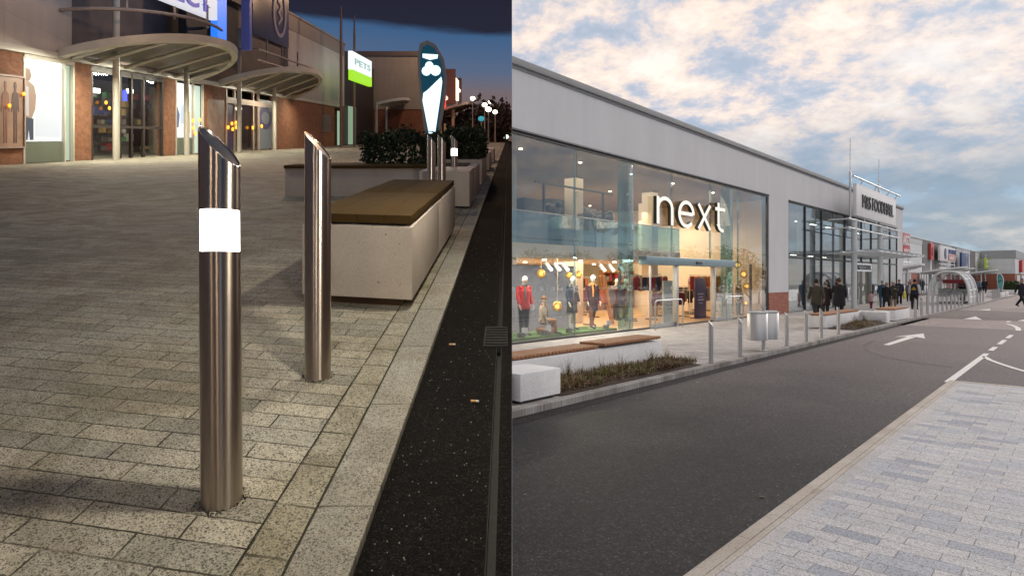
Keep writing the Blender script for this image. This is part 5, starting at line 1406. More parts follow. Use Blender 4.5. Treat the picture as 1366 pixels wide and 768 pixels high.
for (b0_, b1_, lab) in ((17.2, 19.5, 'pale stone bench block beyond the darker hedge on the night pavement'), (22.5, 25, 'farthest pale stone block on the night pavement beside the road')):
    t = thing('stone_bench', lab, 'bench', 'L', (-.8, b0_, 0))
    mb = MB(); mb.box(-1.15, -.50, b0_, b1_, .03, .52, bev=.01); mb.build('stone_base', NC, t)
    mb = MB(); mb.box(-1.1, -.56, b0_+.05, b1_-.05, 0, .029); mb.build('recessed_foot', M['dark_metal'], t)
totem('totem_sign', 'glowing leaf shaped totem sign in dark teal with white shapes on the night pavement', 'L', (-1.57, 12.98, .99), 1.0, (mat('totem_case_grey', (.42, .37, .34), .4, .2), emat('totem_lit_teal', (.004, .045, .075), 1.0), emat('totem_lit_white', (.70, .95, 1.0), 1.5)))

# ---------------------------------------------------------------- night shop parade
A0 = -17.0
ns = thing('night_shop_building', 'brick and pale clad shop parade at night with lit windows under oval canopies', 'building', 'L', (A0, 30, 0))
bx = fb
for (p0, p1) in (((-60), 31), (100, 122), (218, 234), (271, 301), (365, 446)):
    b0_, b1_ = (9.0 if p0 < 0 else bx(p0)), bx(p1)
    mb = MB(); mb.box(A0-.35, A0, b0_, b1_, 0, 3.88); mb.build('brick_wall', NBR, ns)
mb = MB(); mb.box(A0-.3, A0+.02, 9, bx(95), 4.12, 9.3); mb.build('upper_wall', NCL, ns)
mb = MB(); mb.box(A0-.3, A0+.02, bx(384), bx(459), 4.12, 9.3); mb.build('upper_wall', NCL, ns)
mb = MB(); mb.box(A0-.5, A0-.25, bx(95)+.01, bx(384)-.01, 4.12, 9.3); mb.build('recessed_wall', mat('recess_brown', (.13, .10, .085), .6, 0, .3, .8), ns)
mb = MB(); mb.box(A0-.3, A0+.06, 9, bx(459), 9.303, 10.5); mb.build('roof_band', mat('roof_band_brown', (.22, .18, .16), .5, 0, .1, .4), ns)
mb = MB(); mb.box(A0-.3, A0+.12, 9, bx(459)+.1, 10.503, 10.65); mb.build('roof_coping', mat('coping_brown', (.26, .2, .17), .5), ns)
mb = MB(); mb.box(A0-.3, A0+.10, 9, bx(455), 3.885, 4.115, bev=.01); mb.build('fascia_trim', CREAM, ns)
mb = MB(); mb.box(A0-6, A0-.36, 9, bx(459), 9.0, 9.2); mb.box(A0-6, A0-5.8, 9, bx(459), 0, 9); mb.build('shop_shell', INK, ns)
mb = MB(); mb.box(A0-6, A0, bx(459)-.3, bx(459), 0, 9.3); mb.build('end_wall', NBR, ns)
# lit window A with a large poster, window C, posters, doors
WHITELIT = emat('lit_white', (.96, 1.0, .97), .85)
GREENLIT = emat('lit_pale_green', (.60, .78, .62), .55)
def flat(parent, name, m, b0_, b1_, h0, h1, a=A0, th=.03):
    mb = MB(); mb.box(a-th, a, b0_, b1_, h0, h1); return mb.build(name, m, parent)
wA = flat(ns, 'shop_window', WHITELIT, bx(33), bx(86), .78, 3.72, A0-.10)
mb = MB()
pb0, pb1 = bx(33), bx(86); pw = pb1-pb0
def sil(parent, name, m, pts, a):
    mb = MB(); mb.prism(pts, lambda p: (a-.012, pb0+p[0]*pw, .78+p[1]*2.94), lambda p: (a, pb0+p[0]*pw, .78+p[1]*2.94)); return mb.build(name, m, parent)
pp = [('print_torso', (.62, .42, .30), [(.0, .30), (.22, .28), (.31, .40), (.33, .56), (.28, .68), (.14, .74), (.0, .74)]),
      ('print_shirt', (.80, .78, .76), [(.03, .32), (.15, .31), (.14, .66), (.05, .68)]),
      ('print_hair', (.40, .22, .13), [(.0, .74), (.15, .74), (.20, .80), (.16, .88), (.0, .90)]),
      ('print_legs', (.10, .12, .16), [(.0, .02), (.10, .02), (.13, .16), (.16, .02), (.24, .02), (.24, .28), (.0, .30)])]
for i, (n_, c, pts) in enumerate(pp): sil(wA, n_, emat(n_, c, .55), pts, A0-.085+.012*i)
sil(wA, 'print_lines', emat('print_grey', (.72, .74, .76), .8), [(.42, .60), (.82, .58), (.82, .61), (.42, .635)], A0-.085)
sil(wA, 'print_shade', emat('print_pale_blue', (.78, .82, .86), .85), [(.30, .06), (.95, .05), (.95, .50), (.60, .52), (.34, .40)], A0-.086)
flat(wA, 'window_tube', emat('tube_light', (.95, 1, .98), 4.0), bx(33), bx(84), 3.6, 3.72, A0-.06)
flat(ns, 'window_panel', mat('panel_green', (.16, .19, .15), .4, 0, .1, 1), bx(33), bx(86), .04, .76, A0-.06)
flat(ns, 'shop_window', GREENLIT, bx(86)+.02, bx(97), .04, 3.72, A0-.12)
mb = MB()
for p in (32, 86.5, 98): mb.box(A0-.1, A0+.02, bx(p)-.04, bx(p)+.04, 0, 3.8)
mb.box(A0-.1, A0+.02, bx(32), bx(99), 3.74, 3.88); mb.build('window_frame', CREAM, ns)
pf = flat(ns, 'framed_poster', mat('poster_brown', (.42, .27, .2), .5, 0, .4, 1.2), 18.7, bx(29.5), .62, 3.0, A0+.05)
mb = MB(); B = (18.7, bx(29.5))
mb.box(A0+.03, A0+.09, B[0]-.06, B[0], .56, 3.06); mb.box(A0+.03, A0+.09, B[1], B[1]+.06, .56, 3.06); mb.box(A0+.03, A0+.09, B[0], B[1], 3.0, 3.06); mb.box(A0+.03, A0+.09, B[0], B[1], .56, .62); mb.build('poster_frame', mat('poster_frame', (.45, .34, .30), .5), pf)
HUM = [(-.10, 0), (-.03, 0), (-.02, .45), (.02, .45), (.03, 0), (.10, 0), (.11, .48), (.13, .60), (.20, .50), (.24, .52), (.17, .80), (.05, .84), (.05, .87), (.08, .92), (.06, .99), (0, 1.0), (-.06, .99), (-.08, .92), (-.05, .87), (-.05, .84), (-.17, .80), (-.24, .52), (-.20, .50), (-.13, .60), (-.11, .48)]
for q, c in ((21.0, (.30, .15, .10)), (21.42, (.14, .09, .08))):
    mb = MB(); mb.prism([(q+x*.75, .74+y*2.1) for x, y in HUM], lambda p: (A0+.051, p[0], p[1]), lambda p: (A0+.058, p[0], p[1])); mb.build('poster_print', mat('poster_figure', c, .6), pf)
# doors B: dark glazing with stock behind
d0, d1 = bx(123), bx(217)
GD = glass_mat('door_glass', (.9, .92, .92), 1.0, 1.45, .0)
dg_ = flat(ns, 'shop_door', GD, d0, d1, .05, 3.6, A0-.06)
mb = MB()
for q in (0, .36, .52, .70, 1.0): b_ = d0+(d1-d0)*q; mb.box(A0-.12, A0-.0, b_-.06, b_+.06, 0, 3.86)
mb.box(A0-.12, A0-.0, d0, d1, 3.6, 3.86); mb.box(A0-.11, A0-.005, d0, d1, 1.32, 1.44)
mb.build('door_frame', mat('door_frame_brown', (.035, .026, .022), .5, 0), dg_)
mb = MB(); mb.box(A0-3.6, A0-3.5, d0-2, d1+3, 0, 3.8); mb.build('inner_wall', mat('inner_wall', (.20, .17, .15), .7), ns)
STK = [mat('stock_tone', c, .6) for c in ((.5, .46, .40), (.08, .10, .26), (.36, .06, .05), (.08, .25, .10), (.08, .07, .07), (.45, .30, .10))]
mb = MB()
for q in range(150):
    b_ = random.uniform(d0, d1+2); h_ = .3+.42*random.randrange(7); w_ = random.uniform(.2, .5)
    a_ = A0-random.uniform(1.6, 3.2); mb.box(a_-.2, a_, b_, b_+w_, h_, h_+random.uniform(.16, .38), mi=random.choice((0, 0, 1, 2, 3, 4, 4, 5)))
mb.build('shop_stock', STK, ns)
mb = MB()
for (b_, h_) in ((27.0, 2.95), (29.4, 3.1)): mb.box(A0-.9, A0-.8, b_-.22, b_+.22, h_-.10, h_+.10, bev=.03)
mb.build('inside_lamp', emat('inside_lamp', (1, .98, .92), 6.0), ns)
mb = MB(); mb.box(A0-.7, A0-.66, 28.6, 28.9, 2.6, 3.1); mb.build('blue_screen', emat('blue_screen', (.08, .12, 1.0), 2.0), ns)
pb0, pb1 = bx(235), bx(271); pw = pb1-pb0
wC = flat(ns, 'shop_window', WHITELIT, pb0, pb0+pw*.62, .9, 3.75, A0-.10)
sil(wC, 'print_blue', emat('print_blue', (.14, .18, .42), .6), [(.03, .22), (.14, .22), (.18, .45), (.10, .58), (.02, .52)], A0-.085)
sil(wC, 'print_yellow', emat('print_yellow', (.80, .70, .20), .7), [(.40, .12), (.56, .12), (.56, .5), (.46, .55)], A0-.085)
sil(wC, 'print_pale', emat('print_pale', (.62, .75, .84), .8), [(.2, .3), (.36, .28), (.38, .6), (.24, .66)], A0-.085)
flat(ns, 'shop_window', emat('lit_pale_green_two', (.68, .85, .74), .75), pb0+pw*.64, pb1-.1, .05, 3.75, A0-.12)
flat(ns, 'window_panel', mat('panel_green_low', (.16, .2, .16), .4), pb0, pb0+pw*.62, .04, .88, A0-.06)
mb = MB()
for b_ in (pb0, pb0+pw*.63, pb1): mb.box(A0-.1, A0+.02, b_-.05, b_+.05, 0, 3.86)
mb.build('window_frame', CREAM, ns)
p2 = flat(ns, 'framed_poster', mat('poster_mauve', (.30, .2, .16), .5, 0, .5, 1.5), bx(276), bx(298), .7, 3.1, A0+.05)
# second entrance
e0, e1 = bx(302), bx(364)
d2 = flat(ns, 'shop_door', GD, e0, e1, .05, 3.0, A0-.06)
mb = MB()
for p in (302, 313, 321, 338, 345, 364): mb.box(A0-.1, A0+.03, bx(p)-.07, bx(p)+.07, 0, 3.86)
mb.box(A0-.1, A0+.03, e0, e1, 3.0, 3.35); mb.build('door_frame', mat('pink_cream_frame', (.55, .42, .34), .5), d2)
flat(ns, 'door_poster', mat('poster_purple', (.06, .04, .12), .5), bx(304), bx(312), .1, 2.9, A0-.03)
pz = flat(ns, 'door_poster', emat('poster_pale', (.42, .46, .46), .16), bx(346), bx(363), .1, 3.5, A0-.03)
mb = MB()
for q in range(1): ribbon(mb, [(e*1.0, f) for e, f in arc(0, 0, .95, .62, 0, 360, 24)], .36, lambda x, y, d: (A0-.028+d, (bx(346)+bx(363))/2+x, 2.25+y), .01)
mb.build('poster_emblem', [mat('emblem_purple', (.07, .05, .14), .5)]*2, pz)
mb = MB(); mb.box(A0-3.6, A0-3.5, e0-2, e1+4, 0, 3.8); mb.build('inner_wall', mat('inner_wall_warm', (.36, .27, .18), .7), ns)
flat(ns, 'wall_notice', mat('notice_pale', (.22, .17, .14), .5), bx(429), bx(441), 1.35, 3.0, A0+.04)
# amber reflections of street lamps in the glass, modelled as glowing balls
AMB = emat('amber_reflection', (1.0, .36, .02), 3.2)
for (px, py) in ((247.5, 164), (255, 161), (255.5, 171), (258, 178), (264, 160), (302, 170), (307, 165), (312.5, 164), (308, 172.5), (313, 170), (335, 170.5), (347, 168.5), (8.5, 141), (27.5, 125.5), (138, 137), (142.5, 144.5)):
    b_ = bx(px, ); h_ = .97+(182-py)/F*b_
    mb = MB(); mb.ball((A0+.11, b_, h_), .0030*b_, u=12, v=8, sc=(.5, 1, 1)); mb.build('amber_reflection', AMB, ns)
# canopies, posts
NCM = (CREAM, mat('canopy_sheet', (.17, .16, .145), .5, 0, .1, 1))
canopy(ns, 28.6, 5.2, 3.9, 4.0, 5.15, A0+.1, None, NCM, .26, -1, 7, 'L')
canopy(ns, 43.0, 6.6, 3.6, 4.0, 5.35, A0+.1, None, NCM, .26, -1, 7, 'L')
canopy(ns, 76.0, 5.0, 3.0, 4.6, 5.4, A0+2.0, None, NCM, .26, -1, 6, 'L')
for (px, a_) in ((155, -16.2), (249, -16.3), (319, -16.3), (366, -16.4)):
    b_ = fb(px, a_); hh = 7.5 if px in (155, 319) else 4.4
    mb = MB(); mb.tube([(a_, b_, -.1), (a_, b_, hh)], .13, 14); mb.build('canopy_post', CREAM, ns)
for a_, b_ in ((-15.6, 74), (-15.4, 79)):
    mb = MB(); mb.tube([(a_, b_, -.1), (a_, b_, 5.0)], .16, 10); mb.build('canopy_post', CREAM, ns)
mb = MB()
for (h_, pj, hf) in ((5.75, 3.4, 4.8), (6.55, 3.2, 4.6)):
    mb.tube([(A0+pj*math.sin(PI*k/20), 28.4+hf*math.cos(PI*k/20), h_+.35*math.sin(PI*k/20)) for k in range(21)], .075, 8)
for k in (4, 7, 10, 13, 16): x, y = A0+3.3*math.sin(PI*k/20), 28.4+4.7*math.cos(PI*k/20); mb.tube([(x, y, 5.9), (x, y, 6.95)], .05, 6)
mb.tube([(A0+.2, 36, 6.0), (A0+2.6, 36, 6.0), (A0+2.6, 46, 6.0), (A0+.2, 46, 6.0)], .07, 8); mb.tube([(A0+2.5, 36, 5.4), (A0+2.5, 47.5, 5.4)], .06, 8)
for b_ in (37.5, 40, 43): mb.tube([(A0+2.5, b_, 5.4), (A0+2.5, b_, 6.8)], .06, 6)
mb.build('sign_truss', mat('truss', (.36, .30, .27), .5), ns)
# sign 1: white lit board with red and blue letters, blue return
SA = -13.75
mb = MB(); mb.box(SA-.35, SA, 19.5, 29.5, 6.45, 9.2, bev=.03); g1 = mb.build('lit_sign', emat('lit_sign_white', (.92, .92, 1.0), .75), ns)
mb = MB(); mb.box(SA-.35, SA-.02, 29.55, 30.5, 5.6, 9.3); mb.build('blue_return', emat('sign_blue', (.02, .20, 1.0), 1.1), g1)
for (txt, b0_, b1_, h0, hh, c) in (('SPORTS', 22.6, 28.8, 7.85, 1.0, (.03, .04, .40)), ('DIRECT', 22.6, 28.8, 6.65, .85, (.03, .05, .42))):
    tm, w = text_mb(txt, hh/.72, .06, lambda x, y, z: (x, y, z), bold=.03)
    for q in tm.bm.verts: q.co = Vector((SA+.04+q.co.z, b0_+q.co.x*(b1_-b0_)/w, h0+q.co.y))
    tm.build('sign_lettering', emat('letter_blue', c, .8), g1)
mb = MB(); mb.ball((SA+.03, 25.0, 7.05), .35, sc=(.15, .9, 1)); mb.build('red_dot', emat('letter_red', (.7, .02, .03), .8), g1)
# sign 2: dark navy board with ring emblem
S2 = -14.4
mb = MB(); mb.box(S2-.5, S2, 35.2, 41.0, 6.75, 10.8, bev=.03); g2 = mb.build('dark_sign', mat('sign_navy', (.025, .018, .06), .35), ns)
mb = MB(); ribbon(mb, arc(0, 0, 1.0, 1.45, 0, 360, 30), .24, lambda x, y, d: (S2+.001+d, 39.3+x, 8.75+y), .05); ribbon(mb, [(-.3, .7), (.25, .45), (-.2, .0), (.3, -.3), (-.25, -.75)], .16, lambda x, y, d: (S2+.001+d, 39.3+x, 8.75+y), .05)
mb.build('sign_emblem', [emat('emblem_mauve', (.30, .20, .24), .22)]*2, g2)
mb = MB(); mb.box(S2-.5, S2-.02, 34.8, 35.15, 5.8, 10.8, bev=.02); mb.build('sign_edge', emat('edge_blue', (.16, .18, .60), .16), g2)
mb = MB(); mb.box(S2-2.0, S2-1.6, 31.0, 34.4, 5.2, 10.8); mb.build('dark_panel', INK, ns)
# sign 3 further along
S3 = -14.2
b0_, b1_ = fb(470, S3), fb(496, S3)
mb = MB(); mb.box(S3-.4, S3, b0_, b1_, 7.1, 8.8, bev=.05); g3 = mb.build('lit_sign', emat('lit_sign_pale', (.86, .96, 1.0), 1.1), ns)
mb = MB(); mb.box(S3-.38, S3+.02, b0_+.04, b1_-.04, 6.15, 7.095, bev=.03); mb.build('green_band', emat('sign_green', (.40, .85, .03), .95), g3)
tm, w = text_mb('PETS', .8, .04, lambda x, y, z: (x, y, z), bold=.02)
for q in tm.bm.verts: q.co = Vector((S3+.03+q.co.z, b0_+.8+q.co.x*(b1_-b0_-1.6)/w, 7.65+q.co.y))
tm.build('sign_lettering', emat('letter_pale_green', (.45, .62, .55), .8), g3)
mb = MB()
for px in (464, 481): b_ = fb(px, S3); mb.tube([(S3-.6, b_, 0), (S3-.6, b_, 10.6), (S3-.6, b_, 12.6)], [.14, .12, .05], 8)
mb.build('sign_post', mat('sign_post_brown', (.2, .15, .13), .5), ns)
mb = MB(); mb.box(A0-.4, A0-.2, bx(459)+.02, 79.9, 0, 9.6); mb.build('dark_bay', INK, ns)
flat(ns, 'shop_window', emat('lit_green_door', (.45, .70, .50), .6), fb(449, A0), fb(455, A0), .1, 3.5, A0+.09)
flat(ns, 'shop_window', emat('lit_green_door_far', (.42, .62, .42), .5), 66.2, 69.5, .1, 4.2, A0+.06)
# second night block across the end
n2 = thing('end_shop_block', 'dim tan and brick shop block with red lit signs beyond the night parade', 'building', 'L', (-14, 82, 0))
mb = MB(); mb.box(-24, -11, 80, 127, 4.45, 11.3); mb.build('wall', clad_mat('night_cladding_tan', (.34, .30, .25), 'x', 3, 1.4, .85), n2)
mb = MB(); mb.box(-24, -10.9, 79.9, 127, 11.303, 11.9); mb.build('roof_band', mat('roof_band_dark', (.14, .11, .10), .5), n2)
mb = MB(); mb.box(-24, -11.05, 80.05, 127, 0, 4.447); mb.build('brick_base', brick_mat('night_brick_end', [(0.22, 0.08, 0.045), (0.27, 0.10, 0.055)], (.2, .15, .11), 'x'), n2)
for (a_, b0_, b1_, h0, h1, c, e, nm) in ((-9.6, 92, 97, 5.2, 8.6, (.95, .05, .03), 1.6, 'red_lit_sign'), (-8.6, 104, 110, 7.2, 10.8, (1.0, .72, .45), 2.2, 'warm_lit_sign')):
    mb = MB(); mb.box(a_-.4, a_, b0_, b1_, h0, h1, bev=.1); sg = mb.build(nm, emat(nm, c, e), n2)
    mb = MB(); mb.tube([(a_+.02, b0_+.1, (h0+h1)/2), (a_+.02, b1_-.1, (h0+h1)/2)], .35, 8); mb.build('sign_stripe', emat(nm+'_stripe', (1, .55, .45), e), sg)
mb = MB(); mb.box(-8.9, -8.4, 112, 114, 3, 11.5); mb.box(-11, -8.4, 100, 101, 6.2, 11.8); mb.build('sign_mast', mat('mast_red_brown', (.2, .07, .06), .5), n2)
canopy(n2, 103.0, 8.5, 5.2, 4.6, 6.3, -11.0, None, (mat('far_canopy', (.50, .34, .26), .5), NCM[1]), .3, -1, 6, 'L')
mb = MB(); mb.tube([(-8.6, 98, -.1), (-8.6, 98, 5.2)], .28, 10); mb.build('canopy_post', mat('far_post', (.55, .36, .24), .5), n2)
mb = MB()
for q in range(5): mb.box(-11.04, -10.99, 84+q*8, 88+q*8, .2, 3.2)
mb.build('shop_window', emat('dim_warm_window', (.55, .33, .14), .3), n2)
# far street lamps and other distant glows
def far_light(px, py, b, label, h=None, r=.35, col=(1, .86, .62), st=9.0):
    X = b*(px-683)/F; a = X-KD*b; hh = .97+(182-py)/F*b
    t = thing('far_light', label, 'street lamp', 'L', (a, b, 0), 'far street lamps at night')
    mb = MB(); mb.tube([(a, b, -.1), (a, b, hh*.6), (a, b, hh-.35)], [.11, .08, .05], 8); mb.build('lamp_post', mat('lamp_post', (.34, .28, .25), .5), t)
    mb = MB(); mb.ball((a, b, hh), r, sc=(1, 1, .8)); mb.build('lamp_head', emat('lamp_head', col, st), t)
for args in ((630.5, 131.5, 98, 'far lit street lamp alone to the left of the lamp cluster', None, .38), (646.5, 140, 88, 'far lit street lamp at the left of the cluster over the night road', None, .36), (654.5, 136, 104, 'far lit street lamp at the top of the cluster', None, .42), (651.5, 146, 74, 'brightest far street lamp, on the tall pale post of the cluster', None, .36), (660.5, 149.5, 96, 'far lit street lamp at the right of the cluster', None, .36)):
    far_light(*args)
far_light(662, 161, 108, 'small pink glowing lamp low beyond the lamp cluster', r=.5, col=(1, .42, .55), st=1.6)
far_light(642, 158.5, 96, 'dim teal sign glow left of the tall pale post', r=.5, col=(.05, .42, .5), st=.8)  # sign glow, modelled as a lit ball on an added post
far_light(675, 182.5, 112, 'pale green white car headlight glow low at the end of the night road', r=.5, col=(.8, 1, .85), st=1.8)  # car headlights, modelled as a lit ball on an added post
mb = MB()
for k in range(70):
    b = random.uniform(100, 126); a = -random.random()**1.3*9.0; hh = random.uniform(4, 8.5)
    mb.tube([(a, b, -.2), (a, b, hh*.6)], [.2, .08], 5, 1)
    for q in range(70):
        d = Vector((random.gauss(0, 1), random.gauss(0, 1), random.gauss(0, 1))).normalized()*random.uniform(.4, 1)
        p = Vector((a+d.x*2.0, b+d.y*2.0, hh*.55+d.z*hh*.42)); u_ = Vector((random.gauss(0, 1), random.gauss(0, 1), random.gauss(0, 1))).normalized()*.5
        w_ = u_.cross(Vector((random.gauss(0, 1), random.gauss(0, 1), random.gauss(0, 1)))).normalized()*.3; mb.face([p-u_, p+w_, p+u_, p-w_], 0)
struct(mb, 'dark_wood', [leaf_mat('dark_wood_leaf', [(.03, .02, .02), (.05, .035, .03), (.06, .05, .04)], 1.0), M['soil']], 'L', kind='stuff')

# ================================================================ night sky: an added closed shell keeping daylight off the night street
def night_sky_mat():
    m, nt, out = newmat('night_sky')
    g = N(nt, 'ShaderNodeNewGeometry')
    sub = N(nt, 'ShaderNodeVectorMath', operation='SUBTRACT'); nt.links.new(g.outputs['Position'], sub.inputs[0]); sub.inputs[1].default_value = (0, 0, 1.85)
    nrm = N(nt, 'ShaderNodeVectorMath', operation='NORMALIZE'); nt.links.new(sub.outputs[0], nrm.inputs[0])
    s = N(nt, 'ShaderNodeSeparateXYZ'); nt.links.new(nrm.outputs[0], s.inputs[0])
    mp = N(nt, 'ShaderNodeMapping'); mp.inputs['Scale'].default_value = (2.2, 1, 16); nt.links.new(nrm.outputs[0], mp.inputs['Vector'])
    f = noise(nt, mp.outputs[0], 1.3, 5, .6, .4)
    e = mth(nt, 'ADD', s.outputs['Z'], mth(nt, 'MULTIPLY', mth(nt, 'SUBTRACT', f, .5), .045))
    c = ramp(nt, mth(nt, 'MULTIPLY', e, 2.0), [(.40, (.030, .020, .018)), (.50, (.115, .070, .055)), (.565, (.105, .085, .095)), (.63, (.060, .085, .140)), (.725, (.030, .070, .145)), (.745, (.012, .013, .024)), (.815, (.011, .011, .021)), (.85, (.030, .058, .110)), (.95, (.020, .035, .07))])
    em = N(nt, 'ShaderNodeEmission'); nt.links.new(c, em.inputs[0]); em.inputs[1].default_value = 1.7
    nt.links.new(em.outputs[0], out.inputs[0]); return m
def side_mat(sky):
    # the added closing wall: night sky towards the night street, plain grey render towards the day street
    m = sky.copy(); m.name = 'night_sky_wall'; nt = m.node_tree
    out = [n for n in nt.nodes if n.type == 'OUTPUT_MATERIAL'][0]; em = [n for n in nt.nodes if n.type == 'EMISSION'][0]
    g = N(nt, 'ShaderNodeNewGeometry'); df = N(nt, 'ShaderNodeBsdfDiffuse'); df.inputs[0].default_value = (.42, .42, .43, 1)
    mx = N(nt, 'ShaderNodeMixShader'); nt.links.new(g.outputs['Backfacing'], mx.inputs[0]); nt.links.new(df.outputs[0], mx.inputs[1]); nt.links.new(em.outputs[0], mx.inputs[2])
    nt.links.new(mx.outputs[0], out.inputs[0]); return m
def shell():
    SKY = night_sky_mat()
    dark = mat('night_backdrop', (.02, .02, .026), .9)
    mb = MB()
    y0, y1, x0 = -2.4, 129.0, -51.0
    top = lambda y: 4.6+.47*max(y, 0)
    zb = lambda y: HN+SL*y-.35
    zq = -.4
    mb.face([(x0, y1, zb(y1)), (0, y1, zb(y1)), (0, y1, top(y1)), (x0, y1, top(y1))])
    mb.face([(x0, y0, zb(y0)), (x0, y1, zb(y1)), (x0, y1, top(y1)), (x0, 0, top(0)), (x0, y0, top(y0))])
    mb.face([(x0, 0, top(0)), (x0, y1, top(y1)), (0, y1, top(y1)), (0, 0, top(0))])
    struct(mb, 'sky', SKY, None)
    mb = MB()
    mb.face([(x0, y0, zb(y0)), (0, y0, zb(y0)), (0, y0, top(y0)), (x0, y0, top(y0))])
    mb.face([(x0, y0, top(y0)), (0, y0, top(y0)), (0, 0, top(0)), (x0, 0, top(0))])
    mb.face([(x0, y0, zb(y0)), (0, y0, zb(y0)), (0, y1, zb(y1)), (x0, y1, zb(y1))])
    # side at x = 0 added to keep daylight out, with one opening where the viewer stands
    oy0, oy1, oz0, oz1 = -.6, .35, 1.40, 2.30
    mb.face([(0, y0, zq), (0, oy0, zq), (0, oy0, top(0)), (0, y0, top(y0))])
    mb.face([(0, oy0, zq), (0, oy1, zq), (0, oy1, oz0), (0, oy0, oz0)])
    mb.face([(0, oy0, oz1), (0, oy1, oz1), (0, oy1, top(oy1)), (0, 0, top(0)), (0, oy0, top(oy0))])
    mb.face([(0, oy1, zq), (0, y1, zq), (0, y1, top(y1)), (0, oy1, top(oy1))])
    wall_ = struct(mb, 'sky_daylight_screen', [SKY, side_mat(SKY)], None)
    for p in wall_.data.polygons:
        if abs(p.normal.x) > .9:
            p.material_index = 1
            if p.normal.x < 0: p.flip()
shell()

# ================================================================ lights of the night street; some are added stand-ins
def lamp(kind, a, b, h, power, col, size=.1, rot=None, sx=None):
    d = bpy.data.lights.new('lamp', kind); d.energy = power; d.color = col
    if kind == 'AREA':
        d.shape = 'RECTANGLE'; d.size = sx or size; d.size_y = size
    else: d.shadow_soft_size = size
    o = bpy.data.objects.new('lamp', d); COL.objects.link(o); o.location = W('L', (a, b, h))
    if rot: o.rotation_euler = rot
    return o
lamp('POINT', -.07, 1.62, 1.42, 72.0, (1.0, .91, .75), .06)  # unseen stand-in for the street lamp beyond the dividing plane
lamp('POINT', -.07, 3.60, 1.79, 95.0, (1.0, .91, .75), .06)  # second unseen stand-in, added for the bench shadow
lamp('POINT', -.45, -1.9, 2.3, 30.0, (1.0, .74, .50), .10)
lamp('POINT', -2.6, -2.0, 3.0, 40.0, (1.0, .80, .58), .10)
for b_, p in ((23.5, 280), (28.5, 290), (33.5, 230), (42, 210), (48, 110)):
    lamp('AREA', -15.2, b_, 3.9, p, (1.0, .93, .72), .8, sx=.8)
for (a_, b_, h_, p, cc) in ((-5.5, 8.5, 5.0, 150, (1, .84, .60)), (-6.5, 20, 7.6, 950, (1, .62, .36)), (-4.0, 46, 12.3, 2200, (1, .62, .36)), (-6, 75, 20, 5500, (1, .62, .36))):  # first entry is an added fill to brighten the mid plaza
    lamp('POINT', a_, b_, h_, p, cc, .4)
lamp('AREA', A0-1.4, 28, 4.6, 130, (1, .9, .75), 1.0, sx=4)
lamp('AREA', A0-1.6, 42, 4.6, 80, (1, .85, .6), 1.0, sx=4)

# lamps inside the day shops
def rlamp(u, v, z, power, col, sx, sy):
    d = bpy.data.lights.new('shop_lamp', 'AREA'); d.energy = power; d.color = col; d.shape = 'RECTANGLE'; d.size = sx; d.size_y = sy
    o = bpy.data.objects.new('shop_lamp', d); COL.objects.link(o); o.location = W('R', (u, v, z)); o.rotation_euler = (0, 0, PHI)
rlamp(24.5, 16.5, 5.95, 480, (1, .80, .56), 12, 7)
rlamp(20, 17.0, 2.53, 1000, (1, .78, .52), 9, 5)
rlamp(16.8, 12.6, 2.53, 420, (1, .86, .68), 7, .6)
rlamp(29.0, 18.0, 5.0, 800, (1, .74, .45), 8, 5)
rlamp(45, 15.5, 5.9, 200, (1, .84, .62), 18, 4)
rlamp(46.5, 13.5, 2.8, 40, (1, .78, .5), 3, 1.5)

# ================================================================ day sky and sun
AZ, EL = math.radians(62), math.radians(24)
wd = bpy.data.worlds.new('World'); SC.world = wd; wd.use_nodes = True
nt = wd.node_tree; nt.nodes.clear()
out = nt.nodes.new('ShaderNodeOutputWorld')
sk_ = nt.nodes.new('ShaderNodeTexSky'); sk_.sky_type = 'NISHITA'; sk_.sun_disc = False
sk_.sun_elevation = EL; sk_.sun_rotation = AZ; sk_.air_density = 1.0; sk_.dust_density = 0.6
bg1 = nt.nodes.new('ShaderNodeBackground'); bg1.inputs[1].default_value = 0.15; nt.links.new(sk_.outputs[0], bg1.inputs[0])
tc = nt.nodes.new('ShaderNodeTexCoord'); s = nt.nodes.new('ShaderNodeSeparateXYZ'); nt.links.new(tc.outputs['Generated'], s.inputs[0])
zz = mth(nt, 'ADD', mth(nt, 'MAXIMUM', s.outputs['Z'], 0.0), 0.30)
cb = nt.nodes.new('ShaderNodeCombineXYZ')
nt.links.new(mth(nt, 'DIVIDE', s.outputs['X'], zz), cb.inputs[0]); nt.links.new(mth(nt, 'DIVIDE', s.outputs['Y'], zz), cb.inputs[1])
n1 = noise(nt, cb.outputs[0], 2.6, 10, .60, .15)
n2_ = noise(nt, cb.outputs[0], 0.8, 4, .5, .2)
mp = nt.nodes.new('ShaderNodeMapping'); mp.inputs['Location'].default_value = (3.1, 1.7, 0); nt.links.new(cb.outputs[0], mp.inputs['Vector'])
n3 = noise(nt, mp.outputs[0], 5.4, 10, .64, .1)
low = mth(nt, 'SUBTRACT', 1.0, mth(nt, 'MULTIPLY', s.outputs['Z'], 3.3))       # 1 near the horizon
low = mth(nt, 'MINIMUM', mth(nt, 'MAXIMUM', low, 0.0), 1.0)
dens = mth(nt, 'ADD', mth(nt, 'MULTIPLY', n1, .65), mth(nt, 'MULTIPLY', n2_, .45))
cov = ramp(nt, dens, [(.38, (0.45,)*3), (.48, (.85,)*3), (.58, (1, 1, 1))])
ccol = ramp(nt, n3, [(.36, (.43, .50, .61)), (.44, (.58, .60, .68)), (.49, (.84, .73, .69)), (.54, (1.03, .85, .72)), (.63, (1.16, 1.01, .88))])
